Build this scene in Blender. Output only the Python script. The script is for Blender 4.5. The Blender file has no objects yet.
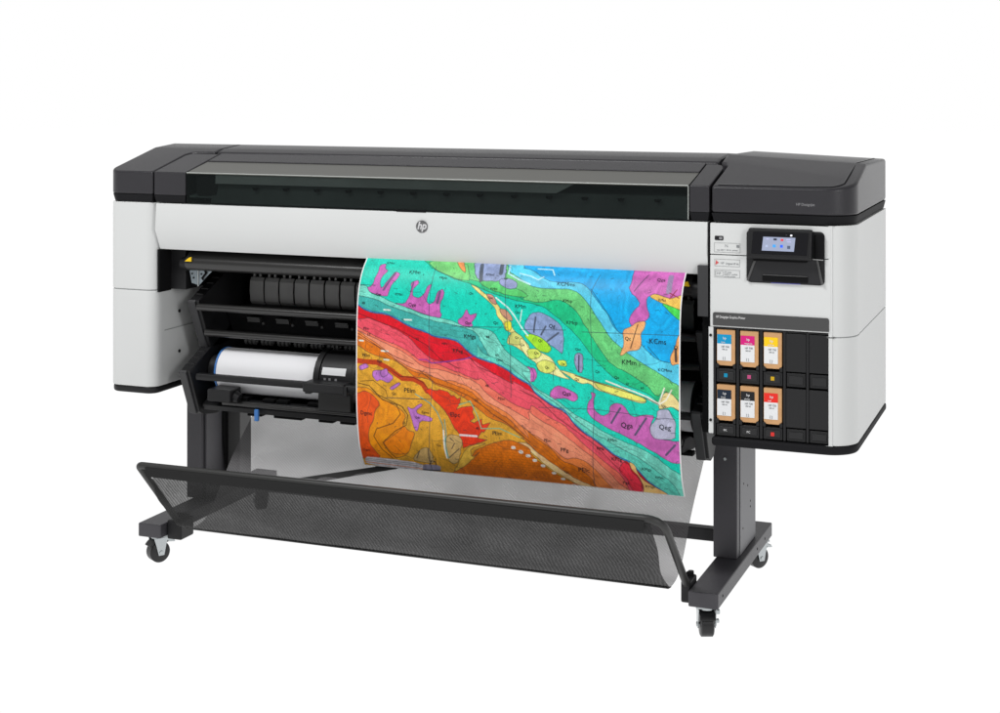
import bpy, bmesh, math, random
import numpy as np
from mathutils import Vector, Matrix, Euler

random.seed(7)
SC = bpy.context.scene
COL = SC.collection

# ------------------------------------------------------------------ camera
cam_d = bpy.data.cameras.new('camera')
cam = bpy.data.objects.new('camera', cam_d); COL.objects.link(cam)
cam.location = (1.932, -4.795, 1.649)
cam.rotation_euler = (math.radians(90), 0, math.radians(21.39))
cam_d.sensor_width = 36; cam_d.lens = 55.40
cam_d.shift_x = 0.0; cam_d.shift_y = -(356.5 - 79.6) / 1000.0
cam_d.clip_end = 200
SC.camera = cam

# ------------------------------------------------------------------ studio surround and lamps
W = bpy.data.worlds.new('World'); SC.world = W; W.use_nodes = True
nt = W.node_tree; nt.nodes.clear()
tc = nt.nodes.new('ShaderNodeTexCoord')
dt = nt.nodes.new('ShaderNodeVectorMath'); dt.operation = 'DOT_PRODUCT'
dt.inputs[1].default_value = (-0.3647, 0.9311, 0.0)          # made-up surround: white ahead of the camera, dimmed behind it
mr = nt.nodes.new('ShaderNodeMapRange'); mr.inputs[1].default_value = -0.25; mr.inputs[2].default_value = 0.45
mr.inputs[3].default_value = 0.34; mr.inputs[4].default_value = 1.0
bg = nt.nodes.new('ShaderNodeBackground'); bg.inputs[1].default_value = 1.0
cb = nt.nodes.new('ShaderNodeCombineColor')
wo = nt.nodes.new('ShaderNodeOutputWorld')
nt.links.new(tc.outputs['Generated'], dt.inputs[0]); nt.links.new(dt.outputs['Value'], mr.inputs[0])
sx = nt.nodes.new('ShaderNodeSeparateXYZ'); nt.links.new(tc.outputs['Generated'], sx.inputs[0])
m2 = nt.nodes.new('ShaderNodeMapRange'); m2.inputs[1].default_value = 0.10; m2.inputs[2].default_value = 0.30   # also dimmed above eye height, so the cover tops reflect less
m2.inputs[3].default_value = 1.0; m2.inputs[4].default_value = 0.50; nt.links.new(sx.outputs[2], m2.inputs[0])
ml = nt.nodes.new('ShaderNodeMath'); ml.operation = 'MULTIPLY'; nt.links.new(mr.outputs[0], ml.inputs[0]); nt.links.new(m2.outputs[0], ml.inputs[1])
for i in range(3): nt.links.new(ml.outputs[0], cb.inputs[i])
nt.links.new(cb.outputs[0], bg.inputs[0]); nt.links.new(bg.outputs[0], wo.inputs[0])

def area(name, loc, target, size, power, col=(1, 1, 1)):
    d = bpy.data.lights.new(name, 'AREA'); d.shape = 'RECTANGLE'; d.size, d.size_y = size
    d.energy = power; d.color = col
    o = bpy.data.objects.new(name, d); COL.objects.link(o); o.location = loc
    o.rotation_euler = (Vector(target) - Vector(loc)).to_track_quat('-Z', 'Y').to_euler()
    return o
area('key_softbox', (-1.6, -3.4, 5.4), (0, 0, .9), (2.0, 1.4), 225)
area('side_softbox', (4.4, -3.6, 2.6), (1.0, 0, .9), (.9, 2.0), 70)
SC.view_settings.view_transform = 'Standard'; SC.view_settings.look = 'None'
SC.view_settings.exposure = 0.0; SC.view_settings.gamma = 1.0
SC.render.engine = 'CYCLES'
SC.cycles.max_bounces = 8; SC.cycles.transparent_max_bounces = 16

# ------------------------------------------------------------------ materials
MATS = {}
def mat(name, col, rough=.5, spec=.5, metal=0., bump=0., bscale=600., var=0., vscale=6., emit=0., coat=0.):
    if name in MATS: return MATS[name]
    m = bpy.data.materials.new(name); m.use_nodes = True; n = m.node_tree; p = n.nodes['Principled BSDF']
    c = tuple(col) + (1,)
    p.inputs['Base Color'].default_value = c; p.inputs['Roughness'].default_value = rough
    p.inputs['Specular IOR Level'].default_value = spec; p.inputs['Metallic'].default_value = metal
    p.inputs['Coat Weight'].default_value = coat
    if emit:
        p.inputs['Emission Color'].default_value = c; p.inputs['Emission Strength'].default_value = emit
    t = n.nodes.new('ShaderNodeTexCoord')
    if var:
        nz = n.nodes.new('ShaderNodeTexNoise'); nz.inputs['Scale'].default_value = vscale; nz.inputs['Detail'].default_value = 5
        r = n.nodes.new('ShaderNodeValToRGB')
        r.color_ramp.elements[0].color = tuple(x * (1 - var) for x in col) + (1,)
        r.color_ramp.elements[1].color = tuple(min(1, x * (1 + var)) for x in col) + (1,)
        r.color_ramp.elements[0].position = .3; r.color_ramp.elements[1].position = .7
        n.links.new(t.outputs['Object'], nz.inputs[0]); n.links.new(nz.outputs[0], r.inputs[0]); n.links.new(r.outputs[0], p.inputs['Base Color'])
    if bump:
        nb = n.nodes.new('ShaderNodeTexNoise'); nb.inputs['Scale'].default_value = bscale; nb.inputs['Detail'].default_value = 3
        b = n.nodes.new('ShaderNodeBump'); b.inputs['Strength'].default_value = bump; b.inputs['Distance'].default_value = .001
        n.links.new(t.outputs['Object'], nb.inputs[0]); n.links.new(nb.outputs[0], b.inputs['Height']); n.links.new(b.outputs[0], p.inputs['Normal'])
    MATS[name] = m; return m
def srgb(r, g, b):
    f = lambda v: (v / 255 / 12.92) if v <= 10 else ((v / 255 + .055) / 1.055) ** 2.4
    return (f(r), f(g), f(b))

M_WHITE = mat('white_plastic', (.66, .67, .665), .42, .35, bump=.12, bscale=900, var=.012, vscale=3)
M_WHITE2 = mat('white_flange_plastic', (.68, .69, .685), .5, .3)
M_COVER = mat('charcoal_cover_plastic', (.033, .032, .036), .30, .28, bump=.25, bscale=1400, var=.06, vscale=5)
M_COVERD = mat('dark_cover_lip_plastic', (.012, .012, .0135), .6, .10)
M_BLACK = mat('black_plastic', (.012, .012, .013), .45, .3, bump=.1, var=.1, vscale=9)
M_BLACK2 = mat('matt_black_interior', (.006, .006, .0065), .75, .12)
M_BAY = mat('ink_bay_black_plastic', (.013, .013, .014), .4, .3, bump=.15, bscale=1200)
M_GAP = mat('dark_seam', (.012, .012, .013), .8, .1)  # dark joints and groove lines
M_STEEL = mat('charcoal_painted_steel', (.058, .056, .063), .42, .35, bump=.2, bscale=1500, var=.05, vscale=7)
M_ROD = mat('dark_bar_metal', (.022, .0215, .021), .28, .6, var=.05)
M_TAB = mat('grey_guide_plastic', (.27, .268, .266), .5, .35, var=.08, vscale=14)
M_GALV = mat('galvanised_steel', (.30, .35, .38), .42, .5, metal=.6, var=.15, vscale=30)
M_CHROME = mat('zinc_plated_metal', (.50, .53, .54), .25, .6, metal=.8)
M_RUBBER = mat('black_caster_rubber', (.010, .010, .011), .38, .45)
M_PAPER = mat('white_roll_paper', (.84, .84, .86), .7, .2)
M_BLUE = mat('blue_plastic', (.05, .19, .52), .4, .4)
M_YEL = mat('yellow_warning_label', (.85, .55, .01), .5, .3)
M_CARD = mat('kraft_cardboard', (.60, .34, .16), .75, .15, var=.08, vscale=40)
M_LABW = mat('white_label_paper', (.78, .79, .80), .5, .3)
M_INK = mat('black_print_ink', (.015, .015, .017), .6, .2)
M_INKG = mat('grey_print_ink', (.25, .26, .27), .6, .2)
M_TXTW = mat('white_lettering', (.80, .80, .80), .5, .3)
M_TXTG = mat('light_grey_lettering', (.28, .28, .29), .5, .3)
M_BEZEL = mat('glossy_black_bezel', (.008, .008, .010), .12, .5)

# ------------------------------------------------------------------ helpers
def link(name, me, m, parent=None):
    o = bpy.data.objects.new(name, me); COL.objects.link(o)
    if m is not None and not me.materials: me.materials.append(m)
    if parent is not None: o.parent = parent
    return o
def finish(name, bm, m, parent=None, bevel=0., seg=2, smooth=True):
    bmesh.ops.recalc_face_normals(bm, faces=bm.faces[:])
    me = bpy.data.meshes.new(name); bm.to_mesh(me); bm.free()
    if smooth:
        me.polygons.foreach_set('use_smooth', [True] * len(me.polygons))
        me.set_sharp_from_angle(angle=math.radians(35))
    o = link(name, me, m, parent)
    if bevel:
        b = o.modifiers.new('bevel', 'BEVEL'); b.width = bevel; b.segments = seg; b.limit_method = 'ANGLE'; b.angle_limit = math.radians(30)
        b.harden_normals = True
    return o
def prism_bm(poly, axis, a, b, bm=None):
    """extrude a 2-D outline along x, y or z between a and b. outline is (y,z), (x,z) or (x,y)"""
    bm = bm or bmesh.new()
    def P(u, v, w): return {'x': (w, u, v), 'y': (u, w, v), 'z': (u, v, w)}[axis]
    A = [bm.verts.new(P(u, v, a)) for u, v in poly]; B = [bm.verts.new(P(u, v, b)) for u, v in poly]
    n = len(poly)
    bm.faces.new(A); bm.faces.new(B[::-1])
    for i in range(n): bm.faces.new((A[i], B[i], B[(i + 1) % n], A[(i + 1) % n]))
    return bm
def prism(name, poly, axis, a, b, m, parent, bevel=0., seg=2):
    return finish(name, prism_bm(poly, axis, a, b), m, parent, bevel, seg)
def box_bm(x0, x1, y0, y1, z0, z1, bm=None):
    return prism_bm([(x0, y0), (x1, y0), (x1, y1), (x0, y1)], 'z', z0, z1, bm)
def box(name, x0, x1, y0, y1, z0, z1, m, parent, bevel=.002, seg=2):
    return finish(name, box_bm(x0, x1, y0, y1, z0, z1), m, parent, bevel, seg)
def rrect(u0, u1, v0, v1, r, n=6):
    out = []
    for cx, cy, a0 in ((u1 - r, v1 - r, 0), (u0 + r, v1 - r, 90), (u0 + r, v0 + r, 180), (u1 - r, v0 + r, 270)):
        for k in range(n + 1):
            a = math.radians(a0 + 90 * k / n); out.append((cx + r * math.cos(a), cy + r * math.sin(a)))
    return out
def arc2(cx, cy, r, a0, a1, n=10):
    return [(cx + r * math.cos(math.radians(a0 + (a1 - a0) * k / n)), cy + r * math.sin(math.radians(a0 + (a1 - a0) * k / n))) for k in range(n + 1)]
def tube_bm(pts, r, n=14, bm=None, caps=True):
    bm = bm or bmesh.new(); pts = [Vector(p) for p in pts]; rings = []
    up = None
    for i, p in enumerate(pts):
        t = (pts[min(i + 1, len(pts) - 1)] - pts[max(i - 1, 0)]).normalized()
        if up is None: up = Vector((0, 0, 1)) if abs(t.z) < .9 else Vector((0, 1, 0))
        s = t.cross(up).normalized(); up = s.cross(t).normalized()
        rr = r[i] if isinstance(r, (list, tuple)) else r
        rings.append([bm.verts.new(p + (s * math.cos(2 * math.pi * k / n) + up * math.sin(2 * math.pi * k / n)) * rr) for k in range(n)])
    for a, b in zip(rings, rings[1:]):
        for k in range(n): bm.faces.new((a[k], a[(k + 1) % n], b[(k + 1) % n], b[k]))
    if caps: bm.faces.new(rings[0][::-1]); bm.faces.new(rings[-1])
    return bm
def tube(name, pts, r, m, parent, n=18): return finish(name, tube_bm(pts, r, n), m, parent)
def fillet(p0, p1, p2, r, n=7):
    """round the corner p1 of a polyline"""
    a, b, c = map(Vector, (p0, p1, p2)); d0 = (a - b).normalized(); d1 = (c - b).normalized()
    s = b + d0 * r; e = b + d1 * r
    return [tuple((1 - t) ** 2 * s + 2 * (1 - t) * t * b + t * t * e) for t in [k / n for k in range(n + 1)]]
def empty(name, loc=(0, 0, 0), rz=0.):
    o = bpy.data.objects.new(name, None); COL.objects.link(o); o.location = loc; o.rotation_euler = (0, 0, rz)
    o.empty_display_size = .1; return o
def tag(o, label=None, cat=None, group=None, kind=None):
    if label: o['label'] = label
    if cat: o['category'] = cat
    if group: o['group'] = group
    if kind: o['kind'] = kind
    return o
def text_mesh(s, size, extrude=0., align='LEFT', shear=0., bold=0., spacing=1., res=3):
    cu = bpy.data.curves.new('t', 'FONT'); cu.body = s; cu.size = size; cu.extrude = extrude; cu.align_x = align; cu.align_y = 'CENTER'
    cu.shear = shear; cu.offset = bold; cu.resolution_u = res; cu.space_character = spacing
    ob = bpy.data.objects.new('t', cu); COL.objects.link(ob)
    bpy.context.view_layer.update()
    me = bpy.data.meshes.new_from_object(ob.evaluated_get(bpy.context.evaluated_depsgraph_get()))
    bpy.data.objects.remove(ob); bpy.data.curves.remove(cu)
    me.materials.clear()
    return me
def front_text(name, s, x, y, z, size, m, parent, align='LEFT', squash=1., **k):
    me = text_mesh(s, size, .0004, align, **k)
    for v in me.vertices: v.co = (x + v.co.x * squash, y - v.co.z - .0003, z + v.co.y)
    return link(name, me, m, parent)
def merge_texts(name, items, y, m, parent):
    """items (s, x, z, size, squash) on a front-facing plane, one mesh"""
    bm = bmesh.new()
    for s, x, z, size, sq in items:
        me = text_mesh(s, size, .0003)
        for v in me.vertices: v.co = (x + v.co.x * sq, y - v.co.z - .0002, z + v.co.y)
        bm.from_mesh(me); bpy.data.meshes.remove(me)
    me = bpy.data.meshes.new(name); bm.to_mesh(me); bm.free()
    return link(name, me, m, parent)
PROF=[(-0.29, 1.1), (-0.322, 1.066), (-0.345, 1.042), (-0.365, 1.01), (-0.381, 0.96), (-0.389, 0.88), (-0.391, 0.75), (-0.389, 0.62), (-0.381, 0.54), (-0.364, 0.47), (-0.33, 0.408)]
ART=[
('a',(40,195,135),[(0.1858,0.0445),(0.2093,0.0703),(0.2399,0.1017),(0.286,0.1279),(0.33,0.1476),(0.3723,0.1608),(0.4092,0.1819),(0.4449,0.1972),(0.4858,0.2118),(0.5315,0.2212),(0.5328,0.2227),(0.5554,0.2247),(0.595,0.2367),(0.6237,0.2644),(0.6633,0.3059),(0.6967,0.3463),(0.7187,0.3816),(0.7461,0.4312),(0.7732,0.4672),(0.8001,0.5002),(0.8161,0.5156),(0.8535,0.5391),(0.8853,0.5505),(0.9169,0.5677),(0.9379,0.5985),(0.951,0.6081),(0.9693,0.5987),(0.99,0.6183),(1.0107,0.6379)],1,''),
('a',(110,205,125),[(0.235,0.0505),(0.2933,0.1031),(0.3458,0.1364),(0.3817,0.1438),(0.4178,0.1558),(0.4593,0.1687),(0.5009,0.1876),(0.536,0.2034),(0.5208,0.2107),(0.5776,0.223),(0.6374,0.2019),(0.6717,0.2219),(0.7005,0.2568),(0.729,0.3212),(0.7567,0.3782),(0.7838,0.4276),(0.7946,0.4488),(0.8535,0.4874),(0.88,0.509),(0.9064,0.5306),(0.9327,0.5733),(0.9537,0.5432),(0.9849,0.5676),(1.016,0.6008)],1,'s'),
('a',(95,205,235),[(0.4543,0.0336),(0.4718,0.0906),(0.4936,0.1075),(0.5229,0.1315),(0.524,0.1314),(0.5495,0.1541),(0.5839,0.1611),(0.6338,0.1598),(0.6667,0.1573),(0.6955,0.1707),(0.7257,0.2102),(0.7551,0.2673),(0.7776,0.3097),(0.7996,0.3521),(0.8212,0.376),(0.864,0.42),(0.9064,0.4527),(0.9589,0.4914),(0.9953,0.519),(1.0161,0.5497)],1,''),
('a',(22,172,234),[(0.4996,0.0301),(0.5176,0.0671),(0.5132,0.0675),(0.5432,0.0767),(0.5771,0.1099),(0.608,0.13),(0.6962,0.1265),(0.7266,0.1528),(0.7582,0.2078),(0.787,0.2499),(0.8043,0.3001),(0.8207,0.3208),(0.8315,0.3287),(0.8743,0.3528),(0.8849,0.3607),(0.9062,0.3939),(0.9431,0.4286),(0.9901,0.4299),(1.016,0.4419)],1,''),
('p',(120,205,120),[(0.2026,0.053),(0.3282,0.0433),(0.3614,0.1436),(0.3234,0.1423),(0.2853,0.1236),(0.2395,0.0998)],1,''),
('p',(235,150,90),[(0.2963,0.0458),(0.3195,0.044),(0.3403,0.1104),(0.3207,0.0933)],1,''),
('p',(150,165,205),[(0.3513,0.0415),(0.4555,0.0335),(0.468,0.1373),(0.4056,0.1503),(0.372,0.1258)],1,''),
('p',(90,200,110),[(0.3815,0.1421),(0.4667,0.1357),(0.4584,0.1609),(0.516,0.1685),(0.5511,0.2023),(0.4792,0.1985),(0.42,0.1756)],1,''),
('p',(150,160,205),[(0.4485,0.1286),(0.4821,0.1243),(0.5061,0.1411),(0.5072,0.1652),(0.4824,0.1725),(0.4519,0.1533)],1,''),
('l',(80,90,105),[(0.3818,0.0634),(0.3912,0.1372)],4,''),
('l',(80,90,105),[(0.4445,0.0585),(0.4487,0.102)],4,''),
('l',(190,235,245),[(0.4709,0.0612),(0.4724,0.1001),(0.5048,0.1243),(0.5457,0.1464)],1.5,''),
('l',(190,235,245),[(0.5073,0.0972),(0.5431,0.1081),(0.568,0.1237),(0.5827,0.1094)],1.2,''),
('l',(190,235,245),[(0.5587,0.0686),(0.604,0.0697),(0.6144,0.0979)],1.2,''),
('p',(200,105,180),[(0.8471,0.0406),(0.8477,0.1145),(0.842,0.144),(0.8691,0.1805),(0.8814,0.2057),(0.8564,0.2444),(0.8493,0.2743),(0.8587,0.2955),(0.8786,0.2792),(0.8996,0.2702),(0.9106,0.2474),(0.9006,0.219),(0.8969,0.1761),(0.9204,0.1576),(0.9531,0.1718),(0.969,0.1751),(0.9917,0.1636),(1.0193,0.15),(1.0054,0.028)],1,''),
('p',(240,195,95),[(0.9029,0.1711),(0.9204,0.1576),(0.9531,0.1718),(0.969,0.1751),(0.994,0.1596),(1.0142,0.1504),(1.0134,0.2247),(0.9923,0.2177),(0.971,0.2076),(0.9388,0.1939)],1,''),
('p',(80,215,90),[(0.9388,0.1939),(0.971,0.2069),(0.9923,0.2177),(1.0135,0.2283),(1.0147,0.2752),(0.9926,0.259),(0.9722,0.2367)],1,''),
('l',(150,130,165),[(0.9579,0.0781),(0.959,0.1469)],5,''),
('l',(60,50,80),[(0.8589,0.153),(0.892,0.0743)],0.8,''),
('l',(150,30,60),[(0.9639,0.177),(0.9817,0.1372)],1,''),
('l',(150,30,60),[(0.9621,0.1528),(0.9897,0.1713)],1,''),
('p',(245,178,120),[(0.8732,0.276),(0.8996,0.2702),(0.8959,0.2997),(0.8846,0.3226),(0.8876,0.3663),(0.8798,0.3891),(0.848,0.3957),(0.832,0.4156),(0.824,0.4142),(0.8372,0.3709),(0.8313,0.3125),(0.8577,0.2956)],1,''),
('l',(70,50,40),[(0.8761,0.2867),(0.8559,0.3839)],0.9,''),
('p',(240,170,105),[(1.0152,0.3041),(0.9946,0.3131),(0.9846,0.3648),(0.9692,0.41),(0.9745,0.4423),(0.9927,0.4333),(1.016,0.4346)],1,''),
('l',(90,70,60),[(0.9857,0.3756),(0.9874,0.4228)],2.5,''),
('l',(240,250,250),[(0.5243,0.3047),(0.5286,0.2554)],0.8,''),
('l',(30,110,140),[(0.7309,0.1525),(0.7636,0.2073),(0.7984,0.2711),(0.8152,0.3139)],0.8,''),
('l',(30,110,140),[(0.9061,0.372),(0.9378,0.4203)],0.8,''),
('p',(140,160,200),[(0.5422,0.2995),(0.557,0.266),(0.5847,0.2585),(0.6186,0.2783),(0.6479,0.3057),(0.6583,0.3422),(0.656,0.4285),(0.6367,0.4078),(0.5978,0.3737),(0.5586,0.3523),(0.536,0.3301)],1,''),
('l',(80,90,110),[(0.5714,0.2821),(0.5669,0.3426)],1.8,''),
('l',(80,90,110),[(0.6027,0.317),(0.5893,0.3519)],1.8,''),
('l',(80,90,110),[(0.6417,0.3399),(0.6089,0.3765)],1.8,''),
('p',(165,225,60),[(0.5363,0.358),(0.5586,0.3508),(0.5866,0.3612),(0.6089,0.384),(0.6229,0.409),(0.6091,0.4269),(0.5813,0.4181),(0.5589,0.3885)],1,''),
('p',(150,150,185),[(0.6917,0.4251),(0.7025,0.4144),(0.7162,0.4228),(0.7163,0.4788),(0.7109,0.5003),(0.6972,0.4882),(0.689,0.4516)],1,''),
('l',(50,50,70),[(0.7037,0.4277),(0.7027,0.4951)],1.2,''),
('l',(220,250,240),[(0.4459,0.2102),(0.4878,0.251),(0.5057,0.2798),(0.5349,0.3378),(0.5491,0.3592)],1.3,''),
('p',(245,228,140),[(0.3593,0.1585),(0.3849,0.1702),(0.4136,0.1995),(0.447,0.2276),(0.4686,0.2677),(0.489,0.2925),(0.5011,0.3331),(0.5182,0.3543),(0.5494,0.3931),(0.5562,0.4152),(0.5563,0.4568),(0.5355,0.4284),(0.5073,0.4045),(0.4847,0.399),(0.4874,0.3722),(0.4985,0.3522),(0.4786,0.3426),(0.4725,0.3128),(0.452,0.2857),(0.4482,0.2556),(0.418,0.2199),(0.3871,0.1913)],1,''),
('p',(210,150,135),[(0.4133,0.1956),(0.4335,0.198),(0.4466,0.2201),(0.4505,0.2411),(0.433,0.2325)],1,''),
('p',(215,160,130),[(0.4595,0.2532),(0.4824,0.259),(0.5002,0.2878),(0.5006,0.3044),(0.4778,0.2949),(0.463,0.2719)],1,''),
('p',(240,232,80),[(0.4752,0.3088),(0.4977,0.3031),(0.4983,0.3409),(0.4815,0.3461)],1,''),
('p',(215,220,130),[(0.5012,0.3406),(0.5352,0.368),(0.541,0.3977),(0.5073,0.4007),(0.4875,0.3949)],1,''),
('p',(248,240,165),[(0.5251,0.3688),(0.5421,0.3825),(0.5506,0.4119),(0.5869,0.4237),(0.6202,0.4431),(0.6369,0.4791),(0.6617,0.5142),(0.6808,0.5295),(0.6507,0.5229),(0.6203,0.5109),(0.5815,0.5035),(0.5759,0.47),(0.548,0.45),(0.5254,0.4067)],1,''),
('p',(225,232,120),[(0.5731,0.474),(0.5981,0.4528),(0.6313,0.4646),(0.6341,0.4944),(0.6093,0.512),(0.5843,0.5032)],1,''),
('p',(215,230,110),[(0.5451,0.4162),(0.5757,0.4096),(0.5925,0.4307),(0.5814,0.4506),(0.5536,0.457)],1,''),
('p',(205,225,90),[(0.6368,0.4528),(0.6643,0.4502),(0.6688,0.476),(0.6451,0.4746)],1,''),
('p',(248,235,150),[(0.6424,0.4921),(0.6699,0.4968),(0.7136,0.5149),(0.7462,0.5265),(0.784,0.5375),(0.8322,0.5509),(0.8641,0.566),(0.9011,0.5842),(0.9011,0.5989),(0.8852,0.6029),(0.8534,0.5931),(0.8,0.5766),(0.757,0.5626),(0.7353,0.5366),(0.7081,0.5431),(0.6699,0.5119)],1,''),
('p',(240,238,120),[(0.7462,0.528),(0.784,0.5375),(0.8322,0.5509),(0.8641,0.566),(0.9011,0.5842),(0.9,0.5975),(0.8534,0.5909),(0.8,0.5729),(0.7624,0.5583)],1,''),
('p',(235,215,150),[(0.9379,0.5985),(0.9537,0.5491),(0.9745,0.5541),(0.9849,0.5676),(1.0005,0.5952),(1.0159,0.6264),(0.9978,0.6226),(0.9745,0.6054),(0.9588,0.6145),(0.9378,0.6206)],1,''),
('l',(250,250,230),[(0.784,0.5226),(0.8322,0.5435),(0.8747,0.5612),(0.9064,0.5762),(0.9379,0.5985),(0.9537,0.5344)],1.3,''),
('l',(250,250,230),[(0.9064,0.5836),(0.9379,0.6022),(0.9589,0.5815),(0.9745,0.5395)],1.2,''),
('l',(90,80,60),[(0.6918,0.5096),(0.7462,0.5302),(0.8001,0.5469),(0.8535,0.5635),(0.9064,0.5836),(0.9379,0.6022)],0.8,''),
('p',(200,105,180),[(0.0537,0.0901),(0.0723,0.0783),(0.076,0.1078),(0.088,0.116),(0.0713,0.1481),(0.0689,0.1746),(0.0779,0.2005),(0.1013,0.1459),(0.1115,0.1188),(0.1293,0.1265),(0.1258,0.1484),(0.1087,0.1783),(0.103,0.2106),(0.0986,0.2329),(0.0525,0.2221),(0.027,0.2082),(0.0289,0.1961),(0.0435,0.191),(0.0503,0.1496),(0.0565,0.123)],1,''),
('p',(200,105,180),[(0.1701,0.1657),(0.1922,0.1519),(0.1972,0.1678),(0.1793,0.1932),(0.1819,0.2244),(0.203,0.2306),(0.2194,0.2099),(0.2251,0.1779),(0.2383,0.1649),(0.2334,0.2011),(0.2272,0.2404),(0.2368,0.2551),(0.2538,0.2422),(0.2597,0.1991),(0.2759,0.1846),(0.2837,0.2052),(0.2716,0.2447),(0.273,0.2831),(0.2792,0.2941),(0.2737,0.3092),(0.2472,0.3059),(0.1754,0.2768),(0.1208,0.2562),(0.1569,0.2589),(0.1702,0.2291),(0.1767,0.1973)],1,''),
('p',(200,105,180),[(0.3291,0.3131),(0.3461,0.2964),(0.3566,0.2612),(0.3662,0.291),(0.39,0.2777),(0.3865,0.297),(0.3726,0.321),(0.3797,0.3319),(0.3643,0.3408),(0.3353,0.3356)],1,''),
('p',(200,105,180),[(0.6147,0.5929),(0.6286,0.565),(0.6424,0.556),(0.6644,0.565),(0.6972,0.584),(0.7015,0.606),(0.6862,0.6197),(0.6643,0.6064),(0.6423,0.611),(0.6202,0.615)],1,''),
('p',(200,105,180),[(0.5256,0.4901),(0.5424,0.496),(0.5703,0.4894),(0.5787,0.5226),(0.5648,0.5543),(0.5424,0.5339)],1,''),
('p',(200,105,180),[(0.738,0.5721),(0.7542,0.5779),(0.7461,0.6086),(0.7486,0.6457),(0.7728,0.6692),(0.7944,0.6517),(0.7945,0.6256),(0.8107,0.6089),(0.8347,0.6137),(0.8585,0.663),(0.8956,0.6475),(0.9272,0.6476),(0.9112,0.6939),(0.9135,0.7234),(0.9369,0.743),(1.0254,0.743),(1.0232,0.8324),(0.9761,0.839),(0.9506,0.8215),(0.9044,0.7852),(0.8522,0.7499),(0.7885,0.7162),(0.7457,0.6836),(0.7269,0.6557),(0.7298,0.6179),(0.7434,0.594)],1,''),
('p',(200,105,180),[(0.9882,0.9095),(1.0001,0.8862),(1.0161,0.8796),(1.0132,0.9235),(0.9928,0.9178)],1,''),
('p',(200,105,180),[(0.5272,0.4975),(0.5412,0.4885),(0.5563,0.487),(0.5692,0.516),(0.5636,0.5545),(0.5412,0.534)],1,''),
('l',(110,80,120),[(0.1132,0.1277),(0.0843,0.204)],2,''),
('l',(110,80,120),[(0.179,0.1651),(0.1744,0.2054)],1.5,''),
('l',(110,80,120),[(0.2685,0.1985),(0.2628,0.2454)],2.5,''),
('l',(90,80,110),[(0.8256,0.6296),(0.7995,0.6923)],2,''),
('l',(90,80,110),[(0.9009,0.6617),(0.8684,0.7328)],2,''),
('l',(90,80,110),[(0.9836,0.7611),(0.9563,0.8052)],2,''),
('p',(185,185,208),[(0.9336,0.6233),(0.9666,0.6173),(0.9744,0.6421),(0.9872,0.67),(0.9844,0.6999),(0.984,0.7386),(0.9263,0.7443),(0.9135,0.7234),(0.9112,0.6939),(0.9325,0.6558)],1,''),
('l',(90,90,110),[(0.9298,0.662),(0.9586,0.655),(0.9847,0.6556)],0.6,''),
('b',(125,220,200),[(-0.0289,0.2002),(0.0245,0.1843),(0.0401,0.2191),(0.0835,0.234),(0.1208,0.2562),(0.1754,0.2768),(0.2353,0.303),(0.2766,0.309),(0.3117,0.3169),(0.3585,0.3413),(0.4045,0.3397),(0.4446,0.3531),(0.4677,0.4043),(0.4905,0.4402),(0.53,0.4745),(0.5636,0.509),(0.5256,0.5075),(0.5592,0.5572),(0.5814,0.5813),(0.6367,0.6169),(0.6914,0.6711),(0.7454,0.7063),(0.7668,0.7264),(0.8305,0.7641),(0.8727,0.7816),(0.9142,0.807),(0.9548,0.8484),(0.985,0.8761),(1.0198,0.9043)],1,'d'),
('b',(72,180,172),[(-0.0261,0.2342),(0.0107,0.2346),(0.0661,0.2462),(0.0972,0.2658),(0.1398,0.2819),(0.1879,0.2976),(0.2416,0.3218),(0.312,0.3322),(0.3585,0.3452),(0.3933,0.3651),(0.4108,0.4095),(0.4281,0.4537),(0.4623,0.4848),(0.5075,0.5299),(0.5412,0.5644),(0.5591,0.5837),(0.598,0.6136),(0.6366,0.6434),(0.6911,0.7014),(0.7444,0.7635),(0.7971,0.8072),(0.8494,0.8394),(0.8748,0.8679),(0.8982,0.9155),(0.9368,0.9568),(0.9695,1.0012)],1,'d'),
('b',(105,215,195),[(0.3936,0.411),(0.4052,0.4406),(0.4281,0.4537),(0.4623,0.4658),(0.4962,0.4929),(0.53,0.5276),(0.5563,0.5552),(0.5592,0.5647),(0.5981,0.6022),(0.6367,0.632),(0.6912,0.69),(0.7449,0.7405),(0.7981,0.7759),(0.8505,0.8117),(0.8919,0.8414),(0.9321,0.8841),(0.9708,0.931),(0.9856,0.9981),(0.9942,1.0195)],1,'d'),
('l',(60,110,180),[(-0.0246,0.2632),(0.0033,0.2714),(0.0222,0.2888),(0.056,0.3018),(0.0923,0.3028),(0.1288,0.3194),(0.159,0.3403),(0.189,0.3572),(0.2187,0.3663),(0.2542,0.3865),(0.2951,0.3906),(0.3301,0.3991),(0.3592,0.4349),(0.388,0.4629),(0.4224,0.4749),(0.468,0.4934),(0.4906,0.5102),(0.5188,0.5378),(0.5536,0.5593),(0.5675,0.5881),(0.598,0.6189),(0.6256,0.6423),(0.6586,0.6575),(0.6856,0.7036),(0.7178,0.7415),(0.7551,0.7714),(0.7812,0.7991),(0.8071,0.827),(0.849,0.849),(0.8738,0.8862),(0.8968,0.9317),(0.9254,0.9661),(0.9586,1.0053)],1.2,''),
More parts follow.
